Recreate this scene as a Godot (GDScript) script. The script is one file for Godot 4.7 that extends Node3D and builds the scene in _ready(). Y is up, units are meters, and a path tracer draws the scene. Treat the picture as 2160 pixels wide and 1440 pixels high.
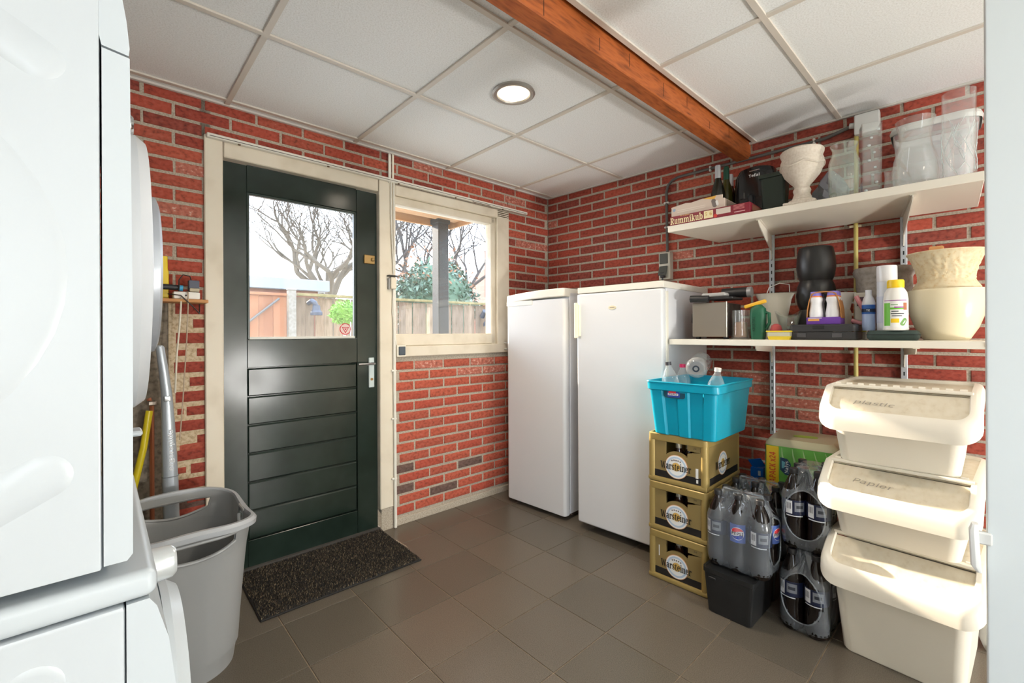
extends Node3D
# A brick utility room with a garden door, two white refrigerators and shelves of household goods.

const TH := 0.05494          # the right wall stands three degrees off square
const EYE := Vector3(-2.69388, 1.17263, 2.48971)
const CEIL := 2.26304
const ROW := 0.0634           # brick course
const PITCH := 0.22           # brick length with joint

var names := {}
var mats := {}
var rng := RandomNumberGenerator.new()
var S := Vector3(sin(TH), 0, cos(TH))     # along the right wall, towards the viewer
var N := Vector3(-cos(TH), 0, sin(TH))    # out of the right wall
var RW := -PI / 2 + TH

# ---------------------------------------------------------------- geometry
class G:
	var p := PackedVector3Array()
	var xf := Transform3D.IDENTITY
	func at(o: Vector3, b := Basis.IDENTITY) -> G:
		xf = Transform3D(b, o)
		return self
	func t(a: Vector3, b: Vector3, c: Vector3) -> void:
		p.append(xf * a); p.append(xf * b); p.append(xf * c)
	func q(a: Vector3, b: Vector3, c: Vector3, d: Vector3) -> void:
		t(a, b, c); t(a, c, d)
	func loft(rings: Array, c0 := true, c1 := true) -> G:
		for i in rings.size() - 1:
			var A: PackedVector3Array = rings[i]
			var B: PackedVector3Array = rings[i + 1]
			var n := A.size()
			for j in n:
				var k := (j + 1) % n
				q(A[j], B[j], B[k], A[k])
		if c0: cap(rings[0], false)
		if c1: cap(rings[-1], true)
		return self
	func cap(r: PackedVector3Array, up: bool) -> void:
		var m := Vector3.ZERO
		for v in r: m += v
		m /= r.size()
		for j in r.size():
			var k := (j + 1) % r.size()
			if up: t(m, r[k], r[j])
			else: t(m, r[j], r[k])
	static func rr(w: float, d: float, r: float, y: float, n := 3, cx := 0.0, cz := 0.0) -> PackedVector3Array:
		var a := PackedVector3Array()
		r = minf(r, minf(w, d) * 0.4999)
		var sx := [1, -1, -1, 1]
		var sz := [1, 1, -1, -1]
		for k in 4:
			for i in n + 1:
				var t_ := (k + float(i) / n) * PI / 2
				a.append(Vector3(cx + sx[k] * (w / 2 - r) + cos(t_) * r, y, cz + sz[k] * (d / 2 - r) + sin(t_) * r))
		return a
	func box(c: Vector3, s: Vector3, ch := 0.0, n := 1) -> G:
		if ch <= 0.0:
			var h := s / 2
			var v := []
			for i in 8: v.append(c + Vector3(h.x if i & 1 else -h.x, h.y if i & 2 else -h.y, h.z if i & 4 else -h.z))
			q(v[4], v[5], v[7], v[6]); q(v[1], v[0], v[2], v[3]); q(v[5], v[1], v[3], v[7])
			q(v[0], v[4], v[6], v[2]); q(v[6], v[7], v[3], v[2]); q(v[0], v[1], v[5], v[4])
			return self
		var R := []
		for i in n + 1:
			var a := float(i) / n * PI / 2
			R.append(rr(s.x - 2 * ch * (1 - sin(a)), s.z - 2 * ch * (1 - sin(a)), ch * maxf(sin(a), 0.05), c.y - s.y / 2 + ch * (1 - cos(a)), n, c.x, c.z))
		for i in n + 1:
			var a := float(i) / n * PI / 2
			R.append(rr(s.x - 2 * ch * (1 - cos(a)), s.z - 2 * ch * (1 - cos(a)), ch * maxf(cos(a), 0.05), c.y + s.y / 2 - ch * (1 - sin(a)), n, c.x, c.z))
		return loft(R)
	func lathe(prof: Array, n := 24, c0 := true, c1 := true) -> G:
		var R := []
		for v in prof:
			var a := PackedVector3Array()
			for j in n:
				var t_ := TAU * j / n
				a.append(Vector3(cos(t_) * v[0], v[1], sin(t_) * v[0]))
			R.append(a)
		return loft(R, c0, c1)
	func tube(path: Array, r: float, n := 8, taper := 1.0) -> G:
		var R := []
		var u := Vector3.ZERO
		for i in path.size():
			var d: Vector3 = (path[mini(i + 1, path.size() - 1)] - path[maxi(i - 1, 0)]).normalized()
			if u == Vector3.ZERO:
				u = d.cross(Vector3.UP if absf(d.y) < 0.9 else Vector3.RIGHT).normalized()
			u = (u - d * u.dot(d)).normalized()
			var v := d.cross(u)
			var rad := r * lerpf(1.0, taper, float(i) / maxi(path.size() - 1, 1))
			var a := PackedVector3Array()
			for j in n:
				var t_ := -TAU * j / n
				a.append(path[i] + (u * cos(t_) + v * sin(t_)) * rad)
			R.append(a)
		return loft(R)
	func prism(poly: PackedVector2Array, z0: float, z1: float) -> G:
		var area := 0.0
		var n := poly.size()
		for i in n: area += poly[i].cross(poly[(i + 1) % n])
		if area < 0: poly.reverse()
		var ix := Geometry2D.triangulate_polygon(poly)
		for i in range(0, ix.size(), 3):
			var a := poly[ix[i]]
			var b := poly[ix[i + 1]]
			var c := poly[ix[i + 2]]
			if (b - a).cross(c - a) < 0:
				var s := b
				b = c
				c = s
			t(Vector3(a.x, a.y, z1), Vector3(b.x, b.y, z1), Vector3(c.x, c.y, z1))
			t(Vector3(a.x, a.y, z0), Vector3(c.x, c.y, z0), Vector3(b.x, b.y, z0))
		for i in n:
			var a := poly[i]
			var b := poly[(i + 1) % n]
			q(Vector3(a.x, a.y, z0), Vector3(b.x, b.y, z0), Vector3(b.x, b.y, z1), Vector3(a.x, a.y, z1))
		return self
	func disc(c: Vector3, r: float, thick := 0.001, n := 32, sx := 1.0) -> G:
		var poly := PackedVector2Array()
		for i in n: poly.append(Vector2(c.x + cos(TAU * i / n) * r * sx, c.y + sin(TAU * i / n) * r))
		return prism(poly, c.z, c.z + thick)
	func at_z(z: float) -> G:
		for i in p.size(): p[i].z += z
		return self
	func bend(R: float) -> G:      # wraps what lies in the xy plane round an upright cylinder of radius R
		for i in p.size():
			var v := p[i]
			var a := v.x / R
			p[i] = Vector3(sin(a) * (R + v.z), v.y, cos(a) * (R + v.z))
		return self
	func mesh(deg := 38.0) -> ArrayMesh:
		var near := {}
		var fn := PackedVector3Array()
		var pos := PackedVector3Array()
		for i in range(0, p.size(), 3):
			var c := (p[i + 1] - p[i]).cross(p[i + 2] - p[i])
			if c.length_squared() < 1e-18: continue
			var f := fn.size()
			fn.append(c)
			for k in 3:
				var v := p[i + k]
				pos.append(v)
				var key := Vector3i((v * 20000.0).round())
				if near.has(key): near[key].append(f)
				else: near[key] = PackedInt32Array([f])
		var lim := cos(deg_to_rad(deg))
		var un := PackedVector3Array()
		for v in fn: un.append(v.normalized())
		var nv := PackedVector3Array()
		nv.resize(pos.size())
		for i in pos.size():
			var f := i / 3
			var s := Vector3.ZERO
			for g in near[Vector3i((pos[i] * 20000.0).round())]:
				if un[g].dot(un[f]) > lim: s += fn[g]
			nv[i] = s.normalized()
		for i in range(0, pos.size(), 3):
			var a := pos[i + 1]
			pos[i + 1] = pos[i + 2]
			pos[i + 2] = a
			a = nv[i + 1]
			nv[i + 1] = nv[i + 2]
			nv[i + 2] = a
		var arr := []
		arr.resize(Mesh.ARRAY_MAX)
		arr[Mesh.ARRAY_VERTEX] = pos
		arr[Mesh.ARRAY_NORMAL] = nv
		var m := ArrayMesh.new()
		m.add_surface_from_arrays(Mesh.PRIMITIVE_TRIANGLES, arr)
		return m

func V(x: float, y: float, z: float) -> Vector3: return Vector3(x, y, z)
func W(s: float, y: float, o: float) -> Vector3: return S * s + N * o + Vector3.UP * y

# ---------------------------------------------------------------- nodes
func numbered(n: String) -> String:
	var k: int = names.get(n, -1) + 1
	names[n] = k
	return n if k == 0 else "%s_%03d" % [n, k]

func thing(called: String, label: String, category: String, at := Vector3.ZERO, turn := 0.0, group := "") -> Node3D:
	var o := Node3D.new()
	o.name = numbered(called)
	add_child(o)
	o.position = at
	o.rotation.y = turn
	o.set_meta("label", label)
	o.set_meta("category", category)
	if group: o.set_meta("group", group)
	return o

func struct_node(called: String, label := "", at := Vector3.ZERO, turn := 0.0) -> Node3D:
	var o := Node3D.new()
	o.name = called
	add_child(o)
	o.position = at
	o.rotation.y = turn
	o.set_meta("kind", "structure")
	if label: o.set_meta("label", label)
	return o

func part(called: String, shape, m: Material, parent: Node, at := Vector3.ZERO, label := "") -> MeshInstance3D:
	var o := MeshInstance3D.new()
	o.name = called
	o.mesh = shape.mesh() if shape is G else shape
	o.material_override = m
	o.position = at
	parent.add_child(o, true)
	if label: o.set_meta("label", label)
	return o

# ---------------------------------------------------------------- materials
func c8(r: float, g: float, b: float) -> Color: return Color(r / 255.0, g / 255.0, b / 255.0)

func mat(col: Color, rough := 0.6, metal := 0.0, spec := 0.5) -> StandardMaterial3D:
	var key := "%s|%.3f|%.3f|%.3f" % [col.to_html(), rough, metal, spec]
	if mats.has(key): return mats[key]
	var m := StandardMaterial3D.new()
	m.albedo_color = col
	m.roughness = rough
	m.metallic = metal
	m.metallic_specular = spec
	mats[key] = m
	return m

func glass(col: Color, alpha := 0.08, rough := 0.02) -> StandardMaterial3D:
	var m := StandardMaterial3D.new()
	m.albedo_color = Color(col.r, col.g, col.b, alpha)
	m.transparency = BaseMaterial3D.TRANSPARENCY_ALPHA
	m.roughness = rough
	m.cull_mode = BaseMaterial3D.CULL_DISABLED
	return m

func noise_image(sd: int, freq: float, size := 256, oct := 3, type := FastNoiseLite.TYPE_SIMPLEX_SMOOTH) -> Image:
	var n := FastNoiseLite.new()
	n.seed = sd
	n.noise_type = type
	n.frequency = freq
	n.fractal_octaves = oct
	return n.get_seamless_image(size, size, false, false, 0.15, true)

# stops: [[position, Color], ...] over a noise normalised to 0..1
func tex(sd: int, freq: float, stops: Array, size := 256, oct := 3) -> ImageTexture:
	var src := noise_image(sd, freq, size, oct)
	var gr := Gradient.new()
	gr.offsets = PackedFloat32Array(stops.map(func(x): return x[0]))
	gr.colors = PackedColorArray(stops.map(func(x): return x[1]))
	var lut := []
	for i in 256: lut.append(gr.sample(i / 255.0))
	var out := Image.create_empty(size, size, false, Image.FORMAT_RGB8)
	for y in size:
		for x in size: out.set_pixel(x, y, lut[int(src.get_pixel(x, y).r * 255.0)])
	return ImageTexture.create_from_image(out)

func tri(m: StandardMaterial3D, t: Texture2D, sc: Vector3, world := true) -> StandardMaterial3D:
	m.albedo_texture = t
	m.uv1_triplanar = true
	m.uv1_world_triplanar = world
	m.uv1_scale = sc
	return m

func textured(col: Color, rough: float, t: Texture2D, sc: Vector3, world := true, spec := 0.5) -> StandardMaterial3D:
	var m := StandardMaterial3D.new()
	m.albedo_color = col
	m.roughness = rough
	m.metallic_specular = spec
	return tri(m, t, sc, world)

# flat lettering: fits the words into a w x h rectangle centred on the origin of the xy plane
func words(s: String, w: float, h: float, serif := false, weight := 700) -> G:
	var f := SystemFont.new()
	f.font_names = PackedStringArray(["Droid Serif" if serif else "Droid Sans"])
	f.font_weight = weight
	var tm := TextMesh.new()
	tm.font = f
	tm.text = s
	tm.font_size = 32
	tm.depth = 0.0
	var g := G.new()
	var box := AABB()
	var all := PackedVector3Array()
	for k in tm.get_surface_count():
		var a := tm.surface_get_arrays(k)
		var v: PackedVector3Array = a[Mesh.ARRAY_VERTEX]
		var ix = a[Mesh.ARRAY_INDEX]
		if ix == null or ix.size() == 0:
			all.append_array(v)
		else:
			for i in ix: all.append(v[i])
	if all.is_empty(): return g
	box = AABB(all[0], Vector3.ZERO)
	for v in all: box = box.expand(v)
	var c := box.get_center()
	var sc := Vector3(w / maxf(box.size.x, 1e-4), h / maxf(box.size.y, 1e-4), 0)
	for i in range(0, all.size(), 3):
		g.p.append((all[i] - c) * sc)
		g.p.append((all[i + 2] - c) * sc)
		g.p.append((all[i + 1] - c) * sc)
	return g

func lettering(s: String, w: float, h: float, m: Material, parent: Node, at: Vector3, serif := false, basis := Basis.IDENTITY, weight := 700) -> MeshInstance3D:
	var o := part("lettering", words(s, w, h, serif, weight), m, parent, at)
	o.basis = basis
	return o

# ================================================================ the scene
var white: StandardMaterial3D
var cream: StandardMaterial3D
var black: StandardMaterial3D
var brick_mats := []
var brick_meshes := []

func _ready() -> void:
	rng.seed = 7
	set_view()
	set_light()
	print("materials")
	set_materials()
	room()
	print("room")
	front_wall()
	right_wall()
	print("walls")
	door_and_window()
	outside()
	print("outside")
	machines()
	fridges()
	shelves()
	top_shelf()
	low_shelf()
	print("shelves")
	crates()
	cola()
	bins()
	small_things()
	print("done")

func set_view() -> void:
	var cam := Camera3D.new()
	cam.name = "camera"
	cam.projection = Camera3D.PROJECTION_FRUSTUM
	cam.near = 0.05
	cam.far = 200.0
	cam.size = 2.0 * 0.05 * 720.0 / 944.628
	cam.frustum_offset = Vector2(0, -0.05 * 17.93 / 944.628)
	var yaw := 0.744149
	var fw := V(sin(yaw), 0, -cos(yaw))
	var r := V(cos(yaw), 0, sin(yaw))
	var roll := 0.004677
	var right := r * cos(roll) - Vector3.UP * sin(roll)
	var up := r * sin(roll) + Vector3.UP * cos(roll)
	add_child(cam)
	cam.transform = Transform3D(Basis(right, up, -fw), EYE)
	cam.current = true

func set_light() -> void:
	var env := Environment.new()
	env.background_mode = Environment.BG_SKY
	var sky := Sky.new()
	var sm := ProceduralSkyMaterial.new()
	sm.sky_top_color = c8(196, 216, 240)
	sm.sky_horizon_color = c8(246, 249, 252)
	sm.sky_curve = 0.2
	sm.ground_bottom_color = c8(120, 115, 108)
	sm.ground_horizon_color = c8(190, 190, 188)
	sm.sky_energy_multiplier = 2.6
	sm.ground_energy_multiplier = 0.8
	sm.sun_angle_max = 1.0
	sky.sky_material = sm
	env.sky = sky
	env.tonemap_mode = Environment.TONE_MAPPER_LINEAR
	env.tonemap_exposure = 1.0
	env.sdfgi_enabled = true
	env.ssao_enabled = true
	env.ssil_enabled = true
	var we := WorldEnvironment.new()
	we.name = "world"
	we.environment = env
	add_child(we)
	var sun := DirectionalLight3D.new()
	sun.name = "sun"
	sun.light_color = c8(255, 238, 214)
	sun.light_energy = 6.0
	sun.light_angular_distance = 0.6
	sun.shadow_enabled = true
	add_child(sun)
	sun.look_at_from_position(V(0, 5, 0), V(0, 5, 0) + V(0.062, -0.38, 1.0), Vector3.UP)
	# daylight from an unseen side window, placed to light refrigerators and ceiling
	var day := AreaLight3D.new()
	day.name = "unseen_window_daylight"
	day.area_size = Vector2(2.2, 1.2)
	day.light_color = c8(238, 246, 255)
	day.light_energy = 5.7
	day.shadow_enabled = true
	add_child(day)
	day.look_at_from_position(V(-3.34, 1.45, 4.75), V(0.0, 1.45, 4.1), Vector3.UP)

func set_materials() -> void:
	white = mat(c8(226, 228, 226), 0.35)
	cream = mat(c8(232, 224, 205), 0.45)
	black = mat(c8(24, 24, 25), 0.4)
	var k := 0
	for c in [[170, 74, 55], [160, 68, 50], [178, 84, 62], [150, 62, 47], [168, 80, 60], [140, 63, 50], [180, 104, 86], [104, 80, 72]]:
		# fired clay: mottled body, darker sand grains, a few pale lime specks
		var base := c8(c[0], c[1], c[2])
		var lime := c8(214, 190, 176)
		var more := 0.1 if k == 6 else 0.0
		var t := tex(100 + k, 0.055, [[0.0, base.darkened(0.38)], [0.28, base.darkened(0.12)], [0.5, base], [0.8 - more, base.lightened(0.06)], [0.93 - more * 2.2, base.lerp(lime, 0.16)], [0.985 - more * 2.2, base.lerp(lime, 0.6)], [1.0, lime]], 256, 5)
		brick_mats.append(textured(Color.WHITE, 0.88, t, V(2.6, 3.2, 2.6)))
		k += 1
	var r2 := RandomNumberGenerator.new()
	r2.seed = 3
	for shape_no in 5:   # bricks of unit size, faces slightly uneven
		var g := G.new()
		var j := func(): return r2.randf_range(-1, 1)
		var f := []
		for c in [[-1, -1], [1, -1], [1, 1], [-1, 1]]:
			f.append(V(c[0] * 0.485 + j.call() * 0.004, c[1] * 0.44 + j.call() * 0.022, j.call() * 0.0012))
		var b := []
		for c in [[-1, -1], [1, -1], [1, 1], [-1, 1]]:
			b.append(V(c[0] * 0.5 + j.call() * 0.004, c[1] * 0.49 + j.call() * 0.012, -0.006))
		var d := []
		for v in b: d.append(V(v.x, v.y, -0.02))
		var mid: Vector3 = (f[0] + f[1] + f[2] + f[3]) / 4 + V(j.call() * 0.1, j.call() * 0.1, 0.0012)
		for i in 4:
			var n := (i + 1) % 4
			g.t(mid, f[i], f[n])
			g.q(b[i], b[n], f[n], f[i])
			g.q(d[i], d[n], b[n], b[i])
		brick_meshes.append(g.mesh(30))

func brick(parent: Node, x0: float, x1: float, y: float, tone := -1, h := 0.0505) -> MeshInstance3D:
	if tone < 0:
		var r := rng.randf()
		tone = rng.randi_range(0, 5) if r < 0.93 else 6
	else: rng.randf()
	var o := part("brick", brick_meshes[rng.randi_range(0, 4)], brick_mats[tone], parent, V((x0 + x1) / 2, y + rng.randf_range(-0.001, 0.001), rng.randf_range(-0.0015, 0.001)))
	o.scale = V(x1 - x0, h, 1)
	if rng.randf() < 0.5: o.rotation.z = PI
	return o

# ---------------------------------------------------------------- floor, ceiling, hidden walls
func room() -> void:
	var fl := struct_node("floor", "brown speckled square ceramic floor tiles with pale grout")
	var gt := G.new().box(V(-1.55, -0.053, 3.1), V(4.1, 0.1, 6.5))
	part("grout", gt, textured(c8(176, 158, 134), 0.9, tex(21, 0.05, [[0, c8(190, 185, 180)], [1, c8(255, 255, 255)]], 128), V(3, 3, 3)), fl)
	var sp := tex(22, 0.32, [[0.0, c8(150, 146, 142)], [0.42, c8(215, 213, 211)], [0.62, c8(240, 240, 240)], [1.0, c8(255, 255, 255)]], 512, 2)
	var tm := []
	for c in [[116, 108, 96], [111, 104, 92], [120, 111, 98]]:
		var m := textured(c8(c[0], c[1], c[2]), 0.29, sp, V(1.7, 1.7, 1.7))
		tm.append(m)
	var ts := 0.30376
	var tile := G.new().box(V(0, -0.005, 0), V(ts - 0.0035, 0.01, ts - 0.0035), 0.0012).mesh()
	for i in range(-5, 8):
		for j in range(-3, 19):
			var x := -2.15303 + ts * (i + 0.5)
			var z := 0.83821 - ts * (-j + 0.5)
			if x > 0.33 or x < -3.6 or z > 6.3 or z < -0.2: continue
			part("tile", tile, tm[rng.randi_range(0, 2)], fl, V(x, 0, z))
	# ceiling: square boards in a metal grid, in two fields divided by the beam
	var ce := struct_node("ceiling", "suspended ceiling of pale square boards in a beige metal grid")
	part("slab", G.new().box(V(-1.5, CEIL + 0.09, 3.1), V(4.4, 0.1, 6.9)), mat(c8(120, 115, 110), 0.9), ce)
	var ct := tex(23, 0.25, [[0.0, c8(228, 227, 224)], [0.5, c8(246, 246, 245)], [1.0, c8(255, 255, 255)]], 256, 2)
	var cm := textured(c8(248, 250, 250), 0.85, ct, V(2.2, 2.2, 2.2))
	var gm := mat(c8(214, 206, 194), 0.5)
	var gx := [-3.4, -2.87168, -2.24668, -1.62168, -0.99668, -0.37168, 0.4]
	var gz := [-0.02, 0.06259, 0.68759, 1.31259, 1.449]
	var gz2 := [1.535, 1.942, 2.567, 3.192, 3.817, 4.442, 5.067, 5.692, 6.3]
	for zs in [gz, gz2]:
		for i in gx.size() - 1:
			for j in zs.size() - 1:
				var w: float = gx[i + 1] - gx[i]
				var d: float = zs[j + 1] - zs[j]
				part("ceiling_board", G.new().box(V((gx[i] + gx[i + 1]) / 2, CEIL + 0.011, (zs[j] + zs[j + 1]) / 2), V(w, 0.014, d)), cm, ce)
		for i in range(1, gx.size() - 1):
			part("grid_bar", G.new().box(V(gx[i], CEIL, (zs[0] + zs[-1]) / 2), V(0.022, 0.008, zs[-1] - zs[0]), 0.001), gm, ce)
		for j in range(0, zs.size()):
			if zs[j] < 0 or zs[j] > 6.2: continue
			if zs == gz and j == zs.size() - 1: continue
			part("grid_bar", G.new().box(V(-1.6, CEIL - 0.0005, zs[j] + (0.012 if zs[j] == 1.535 else 0.0)), V(4.0, 0.008, 0.022), 0.001), gm, ce)
	part("edge_trim", G.new().box(V(-1.6, CEIL - 0.002, 0.008), V(3.6, 0.01, 0.016)), mat(c8(214, 210, 202), 0.5), ce)
	var et := part("edge_trim", G.new().box(V(3.1, CEIL - 0.002, 0.008), V(6.4, 0.01, 0.016)), mat(c8(196, 192, 184), 0.5), ce)
	et.rotation.y = RW
	var wood := tex(24, 0.03, [[0.0, c8(140, 92, 54)], [0.35, c8(196, 132, 82)], [0.6, c8(216, 150, 96)], [0.85, c8(186, 120, 72)], [1.0, c8(112, 70, 44)]], 256, 4)
	var bm := struct_node("ceiling_beam", "orange-stained rough wooden beam crossing below the ceiling")
	part("beam", G.new().box(V(-1.6, 2.232, 1.4845), V(3.6, 0.126, 0.069), 0.003), textured(c8(214, 170, 128), 0.6, wood, V(0.7, 5.0, 5.0)), bm)
	var dk := mat(c8(70, 40, 28), 0.8)
	for k in 9:   # dark weather checks in the wood
		var x := -2.1 + k * 0.235 + rng.randf_range(-0.06, 0.06)
		part("crack", G.new().box(V(x, 2.222 + rng.randf_range(-0.02, 0.02), 1.5188), V(0.003, rng.randf_range(0.03, 0.07), 0.0015)), dk, bm)
	# unseen walls; the room runs deep so light from behind falls evenly
	var plaster := textured(c8(226, 224, 218), 0.8, tex(25, 0.03, [[0, c8(238, 238, 236)], [1, c8(255, 255, 255)]], 128), V(1, 1, 1))
	var wl := struct_node("wall_left", "white plastered side wall behind the stacked machines, with an unseen window behind the viewer")
	for b in [[1.725, 1.13, 3.85, 2.4], [6.15, 1.13, 0.6, 2.4], [4.75, 0.39, 2.2, 0.92], [4.75, 2.19, 2.2, 0.28]]:
		part("plaster", G.new().box(V(-3.43, b[1], b[0]), V(0.14, b[3], b[2])), plaster, wl)
	var w2 := struct_node("unseen_window_2", "unseen wide window in the side wall behind the viewer, placed to light the refrigerators")  # window out of view, set where its daylight reaches the refrigerator fronts
	for b in [[3.675, 1.45, 0.05, 1.2], [5.825, 1.45, 0.05, 1.2], [4.75, 1.45, 0.05, 1.2], [4.75, 0.875, 2.2, 0.05], [4.75, 2.025, 2.2, 0.05]]:
		part("frame", G.new().box(V(-3.43, b[1], b[0]), V(0.06, b[3], b[2]), 0.004), white, w2)
	part("pane", G.new().box(V(-3.44, 1.45, 4.75), V(0.004, 1.16, 2.16)), glass(Color.WHITE, 0.05), w2)
	var wb := struct_node("wall_back", "unseen white plastered wall behind the viewer, set far back to even the light")
	part("plaster", G.new().box(V(-1.5, 1.13, 6.29), V(4.2, 2.4, 0.16)), plaster, wb)

# ---------------------------------------------------------------- brick walls
func run_bricks(parent: Node, k: int, a: float, b: float, phase: float, tone := -1) -> Array:
	# the bricks of course k between a and b (wall coordinates); joints at phase + n * PITCH
	var out := []
	var x := phase + floorf((a - phase) / PITCH) * PITCH
	while x < b:
		var x0 := maxf(x + 0.006, a)
		var x1 := minf(x + PITCH - 0.006, b)
		if x1 - x0 > 0.025: out.append([x0 + rng.randf_range(-0.002, 0.002), x1 + rng.randf_range(-0.002, 0.002), 2.178 - ROW * k, k])
		x += PITCH
	return out

func mortar() -> StandardMaterial3D:
	if not mats.has("mortar"):
		mats["mortar"] = textured(c8(190, 180, 164), 0.95, tex(31, 0.09, [[0, c8(196, 192, 188)], [0.5, c8(236, 234, 231)], [1, c8(255, 255, 255)]], 256, 4), V(4, 4, 4))
	return mats["mortar"]

func front_wall() -> void:
	var wf := struct_node("wall_front", "red brick wall with grey mortar around the garden door and window")
	var mo := mortar()
	# masonry around the door and window openings
	for b in [[-2.9, 1.14, 1.18, 2.44], [-1.9, 2.225, 0.9, 0.27], [-0.945, 0.515, 1.03, 1.03], [-0.945, 2.22, 1.03, 0.28], [-0.06, 1.14, 0.76, 2.44]]:
		part("mortar_bed", G.new().box(V(b[0], b[1], -0.1065), V(b[2], b[3], 0.2)), mo, wf)
	for k in range(-1, 35):
		var y := 2.178 - ROW * k
		if y < 0.04: continue
		var ph := -0.687 if k % 2 == 0 else -0.577
		var spans := []
		if y > 2.10: spans = [[-3.36, 0.0]]
		elif y > 1.03: spans = [[-3.36, -2.335], [-0.43, 0.0]]
		else: spans = [[-3.36, -2.335], [-1.365, 0.0]]
		for s in spans:
			for b in run_bricks(wf, k, s[0], s[1], ph):
				if b[1] < -2.335 and b[2] < 1.33: continue           # rough old brickwork below the little shelf
				if b[0] < -2.95 or b[0] > -0.19 and b[2] < 1.1: continue
				var tone := -1
				if b[2] < 0.55 and rng.randf() < 0.16: tone = 7
				elif b[2] < 1.03 and b[2] > 0.9 and rng.randf() < 0.35: tone = 6
				elif b[2] < 1.03: tone = [0, 2, 2, 4][rng.randi_range(0, 3)]
				brick(wf, b[0], b[1], b[2], tone)
	# mortar fillet along the floor and under the window
	part("mortar_fillet", G.new().box(V(-0.69, 0.02, -0.004), V(1.38, 0.045, 0.02), 0.004), mo, wf)
	part("mortar_fillet", G.new().box(V(-0.9, 1.018, -0.012), V(0.95, 0.03, 0.02)), mo, wf)
	# old brick ends beside the door, half of them under lime
	var lime := textured(c8(214, 200, 176), 0.95, tex(32, 0.05, [[0, c8(190, 175, 155)], [0.5, c8(240, 232, 220)], [1, c8(255, 255, 255)]], 256, 5), V(4, 4, 4))
	part("lime_render", G.new().box(V(-2.40, 0.65, -0.006), V(0.14, 1.34, 0.012)), lime, wf)
	part("grey_render", G.new().box(V(-2.88, 0.65, -0.05), V(0.83, 1.34, 0.09)), textured(c8(150, 140, 126), 0.95, tex(33, 0.04, [[0, c8(150, 145, 140)], [0.5, c8(225, 222, 218)], [1, c8(255, 255, 255)]], 256, 5), V(3, 3, 3)), wf)
	for k in 19:
		var y := 1.288 - k * 0.066
		var o: MeshInstance3D
		if k % 2 == 0:
			o = brick(wf, -2.445 + rng.randf_range(-0.008, 0.008), -2.337, y, 3, 0.05)
			o.position.z = 0.004
		else:
			o = brick(wf, -2.372 + rng.randf_range(-0.05, 0.012), -2.337, y, 3, rng.randf_range(0.034, 0.05))
			o.position.z = 0.002
			if k % 4 == 3:
				o = brick(wf, -2.44, -2.418 + rng.randf_range(0, 0.012), y, 1, 0.03)
				o.position.z = 0.001

func right_wall() -> void:
	var wr := struct_node("wall_right", "red brick wall with grey mortar behind the shelves and refrigerators", Vector3.ZERO, RW)
	part("mortar_bed", G.new().box(V(3.2, 1.14, -0.1065), V(6.4, 2.44, 0.2)), mortar(), wr)
	var all := []
	for k in range(-1, 35):
		if 2.178 - ROW * k < 0.03: continue
		all.append_array(run_bricks(wr, k, 0.004, 2.75, 0.0945 if k % 2 == 0 else -0.0145))
	var rest := G.new()
	for b in all:
		var y: float = b[2]
		var hid: bool = b[1] < 1.24 and y < 1.40                # behind the refrigerators
		hid = hid or b[0] > 2.46
		hid = hid or y < 0.62 and b[0] > 1.2 and not (b[0] < 1.75 and y > 0.5)     # behind crates, packs and bins
		hid = hid or y < 0.9 and b[0] > 2.1
		if hid:
			rest.box(V((b[0] + b[1]) / 2, y, -0.006), V(b[1] - b[0], 0.05, 0.011))
		else:
			var tone := -1
			if y < 0.95 and rng.randf() < 0.25: tone = 6
			elif rng.randf() < 0.8: tone = [1, 3, 3, 5][rng.randi_range(0, 3)]  # darker tones imitate the dimmer light on this wall
			brick(wr, b[0], b[1], y, tone)
	var hb := part("hidden_bricks", rest, brick_mats[1], wr)
	hb.set_meta("kind", "stuff")

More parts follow.
